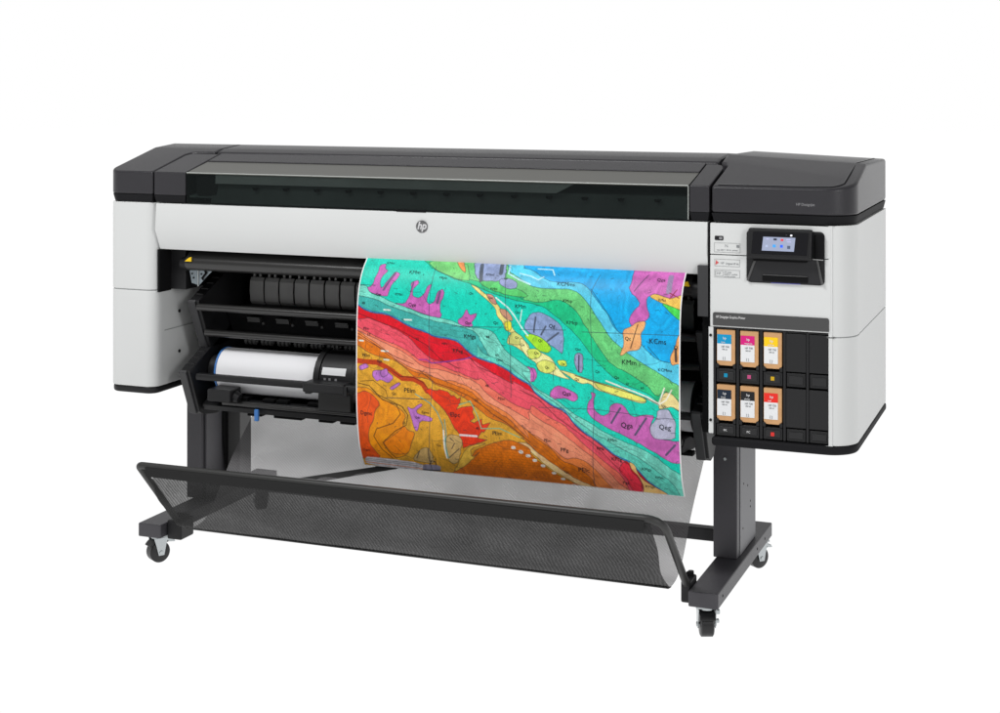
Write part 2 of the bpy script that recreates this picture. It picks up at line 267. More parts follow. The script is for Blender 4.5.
('b',(222,22,48),[(-0.0244,0.2672),(0.0034,0.2745),(0.0224,0.2927),(0.0561,0.3057),(0.0924,0.3067),(0.1288,0.3233),(0.1591,0.3442),(0.189,0.3611),(0.2187,0.3702),(0.2542,0.3904),(0.2952,0.3945),(0.3301,0.4029),(0.3592,0.4387),(0.388,0.4667),(0.4224,0.4788),(0.468,0.4972),(0.4906,0.5141),(0.5188,0.5416),(0.5536,0.5631),(0.5675,0.5919),(0.598,0.6227),(0.6256,0.6461),(0.6586,0.6613),(0.6855,0.7074),(0.7177,0.7454),(0.755,0.7753),(0.7811,0.803),(0.8069,0.831),(0.8489,0.853),(0.8735,0.8905),(0.8964,0.9367),(0.9249,0.9713),(0.9581,1.0104),(0.9936,1.0267)],1,'k'),
('b',(238,88,105),[(-0.0226,0.3317),(0.005,0.3357),(0.0444,0.3247),(0.0871,0.3462),(0.1415,0.3729),(0.1775,0.401),(0.2192,0.4579),(0.2486,0.4862),(0.3013,0.4943),(0.3303,0.4784),(0.365,0.4674),(0.3881,0.4821),(0.4224,0.5094),(0.468,0.543),(0.5075,0.5679),(0.4918,0.5489),(0.5256,0.566),(0.5591,0.5898),(0.5675,0.5934),(0.598,0.6234),(0.6256,0.6469),(0.6585,0.662),(0.6855,0.7089),(0.7176,0.7477),(0.7549,0.7776),(0.781,0.8054),(0.8067,0.8374),(0.8332,0.8456),(0.8479,0.8718),(0.8256,0.8877),(0.8453,0.9107),(0.8704,0.9297),(0.8773,0.9682),(0.8839,1.0076),(0.8962,1.0457)],1,'k'),
('p',(238,60,78),[(0.8303,0.85),(0.8484,0.8636),(0.8528,0.8963),(0.8666,0.9117),(0.8782,0.9478),(0.8751,0.9891),(0.8571,1.0077),(0.8433,0.9849),(0.8377,0.9355),(0.8238,0.9115),(0.8147,0.8893)],1,''),
('b',(242,120,100),[(-0.0222,0.3577),(0.0055,0.3672),(0.0453,0.3914),(0.0878,0.4152),(0.1359,0.4344),(0.1777,0.4618),(0.2133,0.4989),(0.2604,0.5006),(0.3129,0.5264),(0.3593,0.5449),(0.3938,0.5606),(0.4053,0.5479),(0.4281,0.5839),(0.4678,0.6164),(0.5072,0.6503),(0.5559,0.6715),(0.5589,0.6445),(0.5921,0.675),(0.6251,0.6993),(0.658,0.7167),(0.6848,0.7517),(0.7111,0.7872),(0.7425,0.8224),(0.7784,0.8655),(0.8138,0.9024),(0.8268,0.9375),(0.8367,0.9964),(0.8555,1.0232)],1,''),
('b',(245,150,118),[(-0.022,0.3735),(0.0454,0.4032),(0.1119,0.4366),(0.1777,0.4774),(0.2192,0.5202),(0.278,0.526),(0.3362,0.5472),(0.3362,0.5457),(0.3938,0.5706),(0.4166,0.6066),(0.4507,0.6412),(0.507,0.6771),(0.5405,0.7001),(0.5554,0.7137),(0.5476,0.6686),(0.5807,0.703),(0.6247,0.7299),(0.6678,0.7709),(0.7048,0.8116),(0.7415,0.8464),(0.7665,0.8839),(0.7912,0.9151),(0.8082,0.9609),(0.8225,0.9786),(0.8465,1.0067)],1,''),
('b',(238,135,75),[(-0.022,0.3774),(0.0056,0.383),(0.0393,0.4116),(0.0697,0.4325),(0.112,0.4758),(0.1539,0.5109),(0.1896,0.5309),(0.2428,0.5489),(0.2662,0.5722),(0.3129,0.5674),(0.3592,0.5857),(0.3937,0.609),(0.4164,0.645),(0.4505,0.6643),(0.4899,0.6906),(0.5286,0.74),(0.5545,0.7602),(0.5461,0.7612),(0.5899,0.7871),(0.6322,0.8373),(0.6583,0.8663),(0.6865,0.8541),(0.7187,0.8659),(0.7535,0.9121),(0.775,0.9671),(0.7926,1.0048)],1,''),
('b',(215,115,30),[(-0.0218,0.4027),(0.0058,0.4067),(0.0394,0.4274),(0.0698,0.4443),(0.112,0.4836),(0.1539,0.5188),(0.1896,0.5426),(0.2192,0.5497),(0.2604,0.5611),(0.3129,0.5828),(0.3592,0.6011),(0.3936,0.6321),(0.4164,0.6566),(0.4503,0.6836),(0.4897,0.7099),(0.528,0.7635),(0.5534,0.7918),(0.5245,0.725),(0.5571,0.7677),(0.5895,0.7991),(0.6215,0.8307),(0.6467,0.8763),(0.6844,0.8877),(0.7239,0.9362),(0.7391,0.9946),(0.7558,1.0424)],1,''),
('l',(70,40,20),[(0.2074,0.5353),(0.2603,0.5844),(0.3128,0.6022),(0.3648,0.6275),(0.4049,0.6617),(0.4388,0.6965),(0.4837,0.7299),(0.5167,0.7649),(0.5529,0.8038)],0.7,''),
('b',(226,166,60),[(-0.0216,0.4407),(0.006,0.4462),(0.0395,0.4747),(0.088,0.4937),(0.124,0.4981),(0.1599,0.526),(0.1955,0.5693),(0.2369,0.5674),(0.2603,0.5922),(0.3128,0.6099),(0.359,0.6436),(0.3933,0.6785),(0.4271,0.7149),(0.478,0.7322),(0.5056,0.7584),(0.5382,0.7938),(0.5227,0.7878),(0.5337,0.7944),(0.5549,0.8236),(0.5917,0.8674),(0.6418,0.931),(0.6753,0.9756),(0.7374,1.0102)],1,'d'),
('p',(248,205,150),[(0.5106,0.8094),(0.5444,0.8089),(0.5707,0.8457),(0.6075,0.882),(0.648,0.9251),(0.6925,0.9703),(0.7358,1.0003),(0.6942,1.003),(0.6496,0.9597),(0.5996,0.9096),(0.5537,0.848)],1,''),
('p',(222,118,22),[(0.2845,1.006),(0.3183,0.9575),(0.3452,0.9324),(0.3673,0.8913),(0.3813,0.8593),(0.435,0.8233),(0.4815,0.8011),(0.5206,0.8121),(0.5517,0.8321),(0.553,0.8605),(0.6038,0.923),(0.6533,0.9745),(0.7256,1.0175),(0.7138,1.1229),(0.5219,1.1612),(0.2634,1.1481)],1,'b'),
('p',(232,185,80),[(0.3437,0.9427),(0.3985,0.8611),(0.3664,0.9004),(0.3641,0.8575),(0.4206,0.8252),(0.3828,0.8343),(0.3527,0.8548),(0.3227,0.9262),(0.2952,0.9936)],1,''),
('p',(245,195,125),[(0.8464,0.8478),(0.8645,0.8613),(0.8724,0.9063),(0.891,0.9377),(0.9153,0.9609),(0.9348,0.9775),(0.9586,1.0053),(0.92,1.0208),(0.872,1.02),(0.8827,0.9671),(0.872,0.9108),(0.8526,0.8836)],1,''),
('p',(238,148,30),[(-0.0218,0.6337),(0.0089,0.6265),(0.0454,0.6289),(0.0694,0.6596),(0.1173,0.6876),(0.1498,0.7101),(0.1654,0.7361),(0.1509,0.7781),(0.1677,0.8006),(0.1924,0.8057),(0.1762,0.8577),(0.1585,0.9156),(0.1123,0.9433),(0.0815,0.9465),(-0.045,0.9684)],1,''),
('p',(232,90,40),[(-0.0219,0.6576),(0.0087,0.6543),(0.0271,0.6404),(0.0525,0.652),(0.0823,0.6939),(0.0623,0.7257),(0.0581,0.765),(0.0373,0.817),(0.0372,0.8766),(0.0721,0.9481),(0.006,0.9595),(-0.045,0.9684)],1,''),
('p',(240,135,28),[(0.0825,0.8661),(0.1021,0.8464),(0.1406,0.804),(0.1569,0.7774),(0.1689,0.8004),(0.1924,0.8057),(0.1762,0.8577),(0.1624,0.9084),(0.1281,0.9185),(0.1048,0.9125)],1,''),
('l',(70,40,10),[(0.009,0.6106),(0.0454,0.6186),(0.0695,0.6517),(0.1114,0.6748),(0.153,0.6979),(0.1703,0.7316),(0.1641,0.7765),(0.1286,0.8055),(0.0927,0.8519),(0.0825,0.8661),(0.0968,0.9042),(0.1189,0.9402)],0.8,''),
('l',(70,40,10),[(0.0515,0.6259),(0.0874,0.6735),(0.1352,0.692),(0.1464,0.7304),(0.1211,0.7736),(0.0653,0.8052),(0.0541,0.84),(0.0763,0.898),(0.1065,0.9422)],0.8,''),
('l',(80,50,10),[(0.0995,0.6643),(0.2188,0.6591)],0.6,''),
('l',(80,50,10),[(0.0151,0.602),(0.0577,0.5936),(0.0997,0.6327),(0.1055,0.6636)],0.6,''),
('l',(196,68,28),[(0.003,0.5137),(0.0335,0.5163),(0.0699,0.5152),(0.1,0.5319),(0.124,0.5491),(0.124,0.5515),(0.1539,0.5759),(0.1896,0.5746),(0.2191,0.5926),(0.2337,0.6223)],5,''),
('l',(90,40,20),[(0.118,0.5442),(0.1479,0.5687),(0.1896,0.5683),(0.2191,0.5848),(0.2367,0.6102)],0.7,''),
('p',(228,62,30),[(0.2279,0.619),(0.2426,0.6096),(0.2661,0.6165),(0.272,0.6104),(0.3011,0.6189),(0.3104,0.6335),(0.3185,0.631),(0.33,0.6453),(0.3405,0.6379),(0.338,0.6614),(0.3267,0.6899),(0.3587,0.6746),(0.383,0.668),(0.377,0.6959),(0.3835,0.72),(0.3693,0.7358),(0.3807,0.7423),(0.4053,0.7221),(0.407,0.7469),(0.4325,0.7345),(0.4234,0.7544),(0.4112,0.7781),(0.4038,0.7774),(0.3899,0.8065),(0.4195,0.8116),(0.4005,0.8246),(0.3767,0.8392),(0.3409,0.8581),(0.3384,0.8197),(0.3326,0.796),(0.319,0.7736),(0.311,0.7506),(0.3001,0.7204),(0.2888,0.6982),(0.2657,0.6695),(0.2483,0.648)],1,'j'),
('p',(190,120,200),[(0.0578,0.5502),(0.1,0.546),(0.127,0.5747),(0.1089,0.6017),(0.0819,0.5872),(0.0698,0.5979),(0.0547,0.5742)],1,''),
('p',(190,120,200),[(0.0789,0.5537),(0.103,0.5355),(0.109,0.5624),(0.0879,0.5803)],1,''),
('p',(190,120,200),[(0.1106,0.622),(0.1419,0.5928),(0.149,0.5999),(0.1208,0.6304)],1,''),
('p',(190,120,200),[(0.168,0.6922),(0.1856,0.706),(0.2127,0.6754),(0.2197,0.684),(0.1974,0.7086),(0.2031,0.7238),(0.2501,0.7341),(0.2466,0.752),(0.2083,0.751),(0.2005,0.7981),(0.1916,0.7976),(0.1819,0.7438)],1,''),
('p',(190,120,200),[(0.0091,0.5369),(0.0335,0.5226),(0.0456,0.5372),(0.0152,0.5561)],1,''),
('p',(205,170,110),[(0.1697,0.9418),(0.2042,0.8796),(0.2289,0.8675),(0.2406,0.9011),(0.2395,0.9526),(0.2015,0.9488)],1,''),
('p',(205,170,110),[(0.2878,0.8197),(0.3033,0.7997),(0.3322,0.8042),(0.3427,0.8273),(0.3227,0.9262),(0.3026,0.9447),(0.2881,0.9221)],1,''),
('l',(235,225,225),[(0.3353,0.7997),(0.3874,0.7987)],2,''),
('l',(70,60,60),[(0.2004,0.889),(0.1866,0.9288)],0.9,''),
('l',(70,60,60),[(0.2282,0.8763),(0.2262,0.9425)],0.9,''),
('l',(70,60,60),[(0.3025,0.8161),(0.3134,0.8311)],0.9,''),
('l',(70,60,60),[(0.2923,0.9118),(0.329,0.8623)],0.9,''),
('l',(70,60,60),[(0.3159,0.839),(0.3054,0.8655)],0.9,''),
('l',(90,170,160),[(0.1953,0.6381),(0.2422,0.6721),(0.2652,0.7087),(0.2815,0.7622),(0.2865,0.8429),(0.2904,0.9027)],0.9,''),
('l',(90,170,160),[(0.2881,0.7376),(0.2916,0.8012),(0.2824,0.8602),(0.2923,0.9118)],0.9,''),
('l',(120,190,150),[(0.3357,0.6695),(0.3705,0.6501),(0.3928,0.7096),(0.4031,0.7632),(0.4604,0.7561),(0.5216,0.788)],0.9,''),
('l',(240,240,230),[(0.2835,0.786),(0.2824,0.8602),(0.2863,0.9127)],1.6,''),
('p',(225,220,225),[(0.013,0.9477),(0.0574,0.9454),(0.2017,0.9551),(0.1943,1.0012),(0.0092,0.9936)],0,''),
('l',(230,130,60),[(0.0101,0.9782),(0.1952,0.9883)],0.8,''),
('l',(90,90,90),[(0.0136,0.9582),(0.1993,0.9629)],0.5,''),
('l',(90,90,90),[(0.0121,0.967),(0.1946,0.9733)],0.5,''),
('p',(150,145,165),[(0.201,0.9594),(0.2595,0.9575),(0.254,0.9926),(0.1952,0.9957)],0,''),
('l',(20,20,30),[(0.1974,0.9932),(0.2531,0.9906)],1.6,''),
('l',(30,30,40),[(0.2238,0.9585),(0.2331,0.9362),(0.2444,0.9394),(0.2446,0.958)],1,''),
('l',(240,235,225),[(0.4975,0.8353),(0.502,0.8347)],3,''),
('l',(240,235,225),[(0.5193,0.8503),(0.5238,0.8497)],3,''),
('l',(240,235,225),[(0.5408,0.8663),(0.5454,0.8657)],3,''),
('l',(240,235,225),[(0.5203,0.8526),(0.5249,0.852)],3,''),
('l',(240,235,225),[(0.542,0.8662),(0.5466,0.8655)],3,''),
('l',(240,235,225),[(0.5604,0.8847),(0.5649,0.884)],3,''),
('l',(240,235,225),[(0.5836,0.9076),(0.5882,0.9069)],3,''),
('l',(240,235,225),[(0.6135,0.9409),(0.618,0.9401)],3,''),
('l',(240,235,225),[(0.6379,0.9691),(0.6424,0.9683)],3,''),
('l',(240,235,225),[(0.6675,0.9998),(0.672,0.999)],3,''),
('l',(225,235,225),[(0.0907,0.2881),(0.1112,0.2881)],1.5,''),
('l',(225,235,225),[(0.1587,0.3247),(0.1814,0.3244)],1.5,''),
('l',(225,235,225),[(0.0849,0.4641),(0.106,0.4645)],1.5,''),
('l',(225,235,225),[(0.012,0.4259),(0.0242,0.4263)],1.5,''),
('l',(225,235,225),[(0.094,0.501),(0.109,0.5019)],1.5,''),
('l',(80,20,30),[(0.0045,0.3082),(0.0689,0.3383),(0.1354,0.3641),(0.2308,0.4258),(0.2779,0.4834),(0.3362,0.5164)],0.6,''),
('l',(80,20,30),[(0.0057,0.3948),(0.0758,0.4477),(0.136,0.4892),(0.1896,0.5114)],0.6,''),
('l',(80,20,30),[(0.5255,0.5873),(0.5813,0.6192),(0.6363,0.6889),(0.6906,0.7357),(0.7543,0.7972),(0.8247,0.9007)],0.6,''),
('l',(80,20,30),[(0.3128,0.4338),(0.3592,0.4526),(0.3938,0.503),(0.4509,0.528)],0.6,''),
('l',(120,60,160),[(0.2074,0.4902),(0.231,0.4879),(0.2487,0.5017),(0.3013,0.4889),(0.3477,0.4767),(0.388,0.4575)],0.8,''),
('l',(50,70,80),[(0.2383,0.0801),(0.2383,0.1182),(0.2374,0.2551),(0.2427,0.5746)],0.55,''),
('l',(50,70,80),[(0.4632,0.0814),(0.4802,0.2592),(0.4961,0.4321),(0.4951,0.5486)],0.55,''),
('l',(50,70,80),[(0.7507,0.0864),(0.7331,0.164),(0.739,0.3352),(0.7462,0.5228),(0.7485,0.6683),(0.7335,0.9956)],0.55,''),
('l',(50,70,80),[(0.2515,0.5776),(0.2252,1.0062)],0.55,''),
('l',(50,70,80),[(-0.0028,0.1863),(0.0552,0.1862)],0.55,''),
('l',(50,70,80),[(0.3121,0.3399),(0.4841,0.3307)],0.55,''),
('l',(50,70,80),[(0.5248,0.3364),(0.6636,0.3268)],0.55,''),
('l',(50,70,80),[(0.7128,0.33),(0.9946,0.3204)],0.55,''),
('l',(50,70,80),[(0.5812,0.6534),(0.7459,0.6423),(0.9272,0.655)],0.55,''),
('l',(50,70,80),[(0.4974,0.5065),(0.4972,0.6208)],0.55,''),
('l',(50,70,80),[(0.6258,0.4937),(0.627,0.5388)],0.55,''),
('l',(50,70,80),[(0.0995,0.6643),(0.2483,0.6558)],0.55,''),
]
LETTERS=[('KMm', 0.1753, 0.1158, 0.0178), ('2', 0.2049, 0.1243, 0.0095), ('KMm', 0.5241, 0.2407, 0.0166), ('Qac', 0.5165, 0.2654, 0.0118), ('Qga', 0.1819, 0.2593, 0.0154), ('KMga', 0.3693, 0.3787, 0.0178), ('KPcg', 0.3314, 0.4421, 0.0166), ('MPc', 0.2895, 0.4166, 0.0118), ('KPmb', 0.2707, 0.1352, 0.0107), ('Qga', 0.3628, 0.3218, 0.0118), ('Qac', 0.43, 0.2114, 0.0107), ('KMm', 0.1367, 0.2183, 0.0118), ('Qga', 0.0695, 0.2232, 0.0118), ('48', 0.0213, 0.2637, 0.0118), ('48', 0.4249, 0.3754, 0.0118), ('60', 0.4543, 0.449, 0.0107), ('KMm', 0.4369, 0.1728, 0.0107), ('Qe', 0.3674, 0.1975, 0.0107), ('Qc', 0.4498, 0.3147, 0.013), ('PEm', 0.033, 0.3728, 0.0107), ('57', 0.0423, 0.398, 0.0118), ('PElm', 0.0347, 0.4885, 0.0142), ('Kga', 0.0789, 0.5088, 0.0118), ('52', 0.2012, 0.4036, 0.0107), ('KMm', 0.4623, 0.4696, 0.0095), ('Qc', 0.5155, 0.3697, 0.0107), ('Qe', 0.5326, 0.3984, 0.0107), ('KMm2', 0.4166, 0.109, 0.0107), ('60', 0.4679, 0.1245, 0.0107), ('KMm', 0.0866, 0.0741, 0.013), ('KCMms', 0.655, 0.1364, 0.0178), ('KMcp', 0.6823, 0.2954, 0.0154), ('Qg', 0.622, 0.3139, 0.0166), ('1', 0.636, 0.3232, 0.0107), ('Qga', 0.9321, 0.0944, 0.0154), ('Qc', 0.8487, 0.3456, 0.0154), ('KCms', 0.9349, 0.3496, 0.0213), ('KMm', 0.8524, 0.4417, 0.0213), ('2', 0.8826, 0.4491, 0.0118), ('KCMms', 0.9562, 0.4624, 0.013), ('Q', 0.9872, 0.3682, 0.0154), ('Qc', 0.5878, 0.3769, 0.0118), ('Qe', 0.5758, 0.4285, 0.0118), ('Qc', 0.6081, 0.4857, 0.0118), ('Qe', 0.6561, 0.466, 0.0107), ('Qac', 0.7014, 0.4018, 0.0107), ('KMcp', 0.6664, 0.2072, 0.013), ('Qc', 0.7597, 0.4879, 0.0118), ('Qe', 0.8161, 0.506, 0.0118), ('KMss', 0.9433, 0.1824, 0.0107), ('PElm', 0.1775, 0.6259, 0.0201), ('Elpc', 0.3223, 0.7139, 0.0201), ('Dgmc', 0.0335, 0.7395, 0.0178), ('PElm', 0.4528, 0.7792, 0.0166), ('Qc', 0.1267, 0.644, 0.0118), ('Egmc', 0.2269, 0.7147, 0.0118), ('Qe', 0.2651, 0.8558, 0.0118), ('PElm', 0.4678, 0.6302, 0.0118), ('25', 0.1572, 0.7692, 0.0118), ('55', 0.3906, 0.644, 0.0118), ('48', 0.4235, 0.5805, 0.0118), ('45', 0.3916, 0.7646, 0.0118), ('Dgm', 0.023, 0.9107, 0.013), ('Qga', 0.201, 0.7383, 0.0107), ('Qga', 0.6671, 0.5872, 0.0166), ('Qga', 0.8449, 0.6981, 0.0225), ('Qeg', 0.9558, 0.6922, 0.0213), ('PPg', 0.6565, 0.826, 0.0178), ('PElc', 0.7101, 0.9101, 0.0225), ('KPcg', 0.8118, 0.8446, 0.0166), ('KMa', 0.7648, 0.8052, 0.013), ('KMm', 0.8011, 0.764, 0.013), ('KMga', 0.8982, 0.8767, 0.013), ('Pga', 0.8313, 0.9565, 0.0154), ('KMga', 0.9017, 0.9635, 0.013), ('Qt', 0.656, 0.9285, 0.0142), ('Qc', 0.6983, 0.5254, 0.0118), ('50', 0.8471, 0.5294, 0.0107), ('60', 0.8906, 0.5411, 0.0107), ('PEm', 0.6064, 0.7913, 0.013), ('KMm', 0.9331, 0.9097, 0.0118), ('Qc', 0.9536, 0.6078, 0.0107)]
# ------------------------------------------------------------------ the floor: an added white plane, glowing so that no shadow shows
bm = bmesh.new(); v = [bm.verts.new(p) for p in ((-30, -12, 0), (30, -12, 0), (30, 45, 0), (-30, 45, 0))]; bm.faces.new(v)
M_FLOOR = mat('glowing_white_floor', (.0, .0, .0), 1., .0, emit=1.02)
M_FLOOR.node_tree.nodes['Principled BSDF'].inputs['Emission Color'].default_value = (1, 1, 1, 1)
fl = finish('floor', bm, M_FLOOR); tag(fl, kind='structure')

# ------------------------------------------------------------------ the printer
PR = empty('large_format_printer', (0, 0, 0))
tag(PR, 'white and charcoal wide format printer standing on a dark wheeled steel stand', 'printer')
F = -.34
def cut(bm, pt, n):
    g = bm.verts[:] + bm.edges[:] + bm.faces[:]
    r = bmesh.ops.bisect_plane(bm, geom=g, plane_co=pt, plane_no=n, clear_outer=True)
    ed = [e for e in r['geom_cut'] if isinstance(e, bmesh.types.BMEdge)]
    if ed: bmesh.ops.edgenet_fill(bm, edges=ed)
def cover_piece(name, plan, z0, bevel=.006, m=None, drop=0., seg=3, right=False):
    bm = prism_bm(plan, 'z', z0, 1.6)
    cut(bm, (0, -.34, 1.335 - drop), (0, -.245, 1))
    if right:
        cut(bm, (1.27, .0, 1.3945), (.042, .012, 1))
    else:
        cut(bm, (0, -.06, 1.4036), (0, -.08, 1)); cut(bm, (0, .06, 1.4132), (0, .055, 1))
    return finish(name, bm, m or M_COVER, PR, bevel, seg)
def inset_plan(plan, d):
    cx = sum(p[0] for p in plan) / len(plan); cy = sum(p[1] for p in plan) / len(plan)
    xs = [p[0] for p in plan]; ys = [p[1] for p in plan]; wx = max(xs) - min(xs); wy = max(ys) - min(ys)
    mx = (max(xs) + min(xs)) / 2; my = (max(ys) + min(ys)) / 2
    return [(mx + (x - mx) * (1 - 2 * d / wx), my + (y - my) * (1 - 2 * d / wy)) for x, y in plan]
def lip_piece(plan, d=.006):
    """the darker band under a cover piece, leaning in towards its foot"""
    a = inset_plan(plan, .0005); b = inset_plan(plan, d); bm = bmesh.new(); n = len(plan)
    A = [bm.verts.new((x, y, 1.256)) for x, y in a]; B = [bm.verts.new((x, y, 1.231)) for x, y in b]
    bm.faces.new(A); bm.faces.new(B[::-1])
    for i in range(n): bm.faces.new((A[i], B[i], B[(i + 1) % n], A[(i + 1) % n]))
    return finish('cover_lip', bm, M_COVERD, PR)
# left end cap, with a rounded outer corner
planL = arc2(-1.223, F + .045, .045, 270, 180, 8)[::1]
planL = [(-1.086, F)] + planL + [(-1.268, .33), (-.985, .33), (-.985, -.105), (-1.05, -.105)] + [(-1.075, -.115), (-1.086, -.135)]
cover_piece('end_cap', planL, 1.256, .007); lip_piece([(-1.086, F)] + arc2(-1.223, F + .045, .045, 270, 180, 8) + [(-1.268, .33), (-1.086, .33)])
# small panels left and right of the window
pl = [(-1.080, F), (-.955, F), (-.955, -.125), (-1.05, -.125), (-1.07, -.132), (-1.080, -.15)]
cover_piece('hinge_panel', pl, 1.256, .004); lip_piece([(-1.080, F), (-.955, F), (-.955, -.2), (-1.080, -.2)])
pr_ = [(.790, F), (.850, F), (.850, -.16), (.842, -.135), (.825, -.125), (.790, -.125)]
cover_piece('hinge_panel', pr_, 1.256, .004); lip_piece([(.790, F), (.850, F), (.850, -.2), (.790, -.2)])
# rear cover strip
cover_piece('rear_cover', [(-.980, -.105), (.822, -.105), (.822, .33), (-.980, .33)], 1.256, .008)
# strip between window and rear cover
cover_piece('window_frame_strip', [(-.950, -.205), (.786, -.205), (.786, -.118), (-.950, -.118)], 1.30, .002)
# right cover
R0 = .085
planR = [(.857, F)] + arc2(1.272 - R0, F + R0, R0, 270, 360, 12) + [(1.272, .345), (.830, .345), (.830, -.105), (.846, -.112), (.857, -.135)]
cover_piece('carriage_cover', planR, 1.256, .009, right=True)
lip_piece([(.857, F)] + arc2(1.272 - R0, F + R0, R0, 270, 360, 12) + [(1.272, .345), (.857, .345)])
# groove of the inset lid on the right cover
def ztop(y, x=1.24): return min(1.335 + .245 * (y - F), 1.3945 - .012 * y - .042 * (x - 1.27))
pts = [(.875, F + .012), (1.14, F + .012)] + arc2(1.190, F + .062, .048, 280, 356, 8) + [(1.240, -.20), (1.241, -.08), (1.241, .10), (1.240, .31)]
gv = [(x, y, ztop(y, x) - .0005) for x, y in pts]
tube('lid_groove', gv, .0022, M_GAP, PR, 8)
gl = [(x - .004, y + .006, ztop(y + .006, x) + .0002) for x, y in pts]
tube('lid_highlight', gl, .0014, mat('lid_highlight_grey', (.09, .09, .095), .3, .5), PR, 8)  # pale strip drawn as the highlight along the groove
merge = merge_texts('cover_lettering', [('HP DesignJet', 1.106, 1.288, .0110, .92)], F, M_TXTG, PR)

# smoked window: sloping top pane and upright front pane over a dark carriage bay
M_GLASS = bpy.data.materials.new('smoked_glass'); M_GLASS.use_nodes = True
n = M_GLASS.node_tree; p = n.nodes['Principled BSDF']; out = n.nodes['Material Output']
p.inputs['Base Color'].default_value = (.010, .014, .014, 1); p.inputs['Roughness'].default_value = .06; p.inputs['Specular IOR Level'].default_value = .5
tr = n.nodes.new('ShaderNodeBsdfTransparent'); tr.inputs[0].default_value = (.68, .71, .70, 1)
mx = n.nodes.new('ShaderNodeMixShader'); mx.inputs[0].default_value = .27
n.links.new(tr.outputs[0], mx.inputs[1]); n.links.new(p.outputs[0], mx.inputs[2]); n.links.new(mx.outputs[0], out.inputs[0])
M_GTOP = mat('smoked_top_pane', (.085, .085, .074), .30, .40, coat=.15)  # base lightened to stand for the reflection on the sloping pane
WN = prism('window_frame', [(-.300, 1.245), (-.150, 1.245), (-.150, 1.30), (-.160, 1.30), (-.160, 1.255), (-.300, 1.255)], 'x', -.95, .786, M_BLACK2, PR)
th = .003
prism('top_pane', [(F, 1.334), (F, 1.334 - th), (-.207, 1.3645 - th), (-.207, 1.3645)], 'x', -.951, .786, M_GTOP, WN)
prism('front_pane', [(F, 1.331), (F + th, 1.331), (F + th, 1.230), (F, 1.230)], 'x', -.951, .786, M_GLASS, WN)
tube('pane_edge', [(-.951, F + .001, 1.3345), (.786, F + .001, 1.3345)], .0016, mat('pane_edge_plastic', (.40, .42, .40), .3, .5), WN, 8)
tube('pane_edge', [(.787, F - .001, 1.234), (.787, F - .001, 1.334)], .0014, MATS['pane_edge_plastic'], WN, 8)
M_REFLECT = mat('reflection_band_grey', (.42, .44, .43), .6, .25, var=.22, vscale=2.2)
M_BAYD = mat('dark_green_inner_plate', (.13, .16, .155), .6, .25, var=.3, vscale=6)
prism('inner_cover', [(-.332, 1.234), (-.330, 1.234), (-.318, 1.298), (-.300, 1.306), (-.300, 1.308), (-.320, 1.300)], 'x', -.86, .784, mat('inner_cover_plastic', (.12, .14, .137), .6, .25, var=.22, vscale=3.), WN)
prism('inner_shelf', [(-.325, 1.250), (-.205, 1.262), (-.205, 1.352), (-.215, 1.352), (-.215, 1.27), (-.325, 1.256)], 'x', -.948, .784, M_BAYD, WN)
bm = prism_bm([(-.84, 1.331), (.43, 1.331), (.37, 1.300), (-.84, 1.300)], 'y', -.336, -.330)
finish('reflection_band', bm, M_REFLECT, WN)  # added pale plate behind the pane stands for its reflection
for i in range(13):
    x = -.70 + i * .115
    prism('inner_hook', [(x, 1.290), (x + .022, 1.290), (x + .016, 1.281), (x + .004, 1.281)], 'y', -.3345, -.326, M_BLACK2, WN)
box('carriage_block', -.92, -.84, -.33, -.25, 1.26, 1.325, M_BLACK, WN, .004)
box('latch_tab', -.17, -.065, F - .002, F + .001, 1.2275, 1.234, M_BLACK2, WN, .001)

# ------------------------------------------------------------------ white housings
pr0 = arc2(-1.223, F + .045, .045, 270, 180, 8)
planH = pr0 + [(-1.268, .32), (-1.078, .32), (-1.078, F + .05)] + arc2(-1.118, F + .04, .04, 0, -90, 8)[1:]
def shell(name, plan, z0, z1, m, bevel=.003): return finish(name, prism_bm(plan, 'z', z0, z1), m, PR, bevel)
H1 = shell('side_housing', planH, .930, 1.229, M_WHITE)
H2 = shell('lower_side_housing', planH, .598, .927, M_WHITE)
finish('seam', prism_bm(inset_plan(planH, .003), 'z', .9265, .9305), mat('seam_grey', (.33, .34, .34), .7, .1), H1)
finish('base_trim', prism_bm(inset_plan(planH, .002), 'z', .574, .598), M_BLACK, H2, .008, 3)
for z in (.84, .70): tube('screw', [(-1.0785, -.19, z), (-1.075, -.19, z)], .006, M_BLACK, H2, 12)
box('inner_seam', -1.0785, -1.0770, -.28, .05, .784, .787, MATS['seam_grey'], H2, 0)
# beam across the front
prism('front_beam', [(F, 1.228), (F - .007, 1.139), (F + .024, 1.0695), (F + .06, 1.0695), (F + .05, 1.228)], 'x', -1.072, .845, M_WHITE, PR, .002)
beam = bpy.data.objects['front_beam']
bm = prism_bm([( -.077 + .0198 * math.cos(a * math.pi / 16), 1.183 + .0198 * math.sin(a * math.pi / 16)) for a in range(32)], 'y', F - .0025, F)
for v_ in bm.verts: v_.co.y -= .0035
BD = finish('badge', bm, mat('dark_chrome', (.20, .20, .205), .22, .6, metal=.85), beam)
for s, x, z in (('h', -.0925, 1.1855), ('p', -.0768, 1.1855)):
    me = text_mesh(s, .033, .0005, shear=.25, bold=.0010)
    for v in me.vertices: v.co = (x + v.co.x * .95, F - .0065 - v.co.z, z + v.co.y)
    link('badge_letter', me, mat('silver_lettering', (.60, .60, .61), .3, .5), BD)

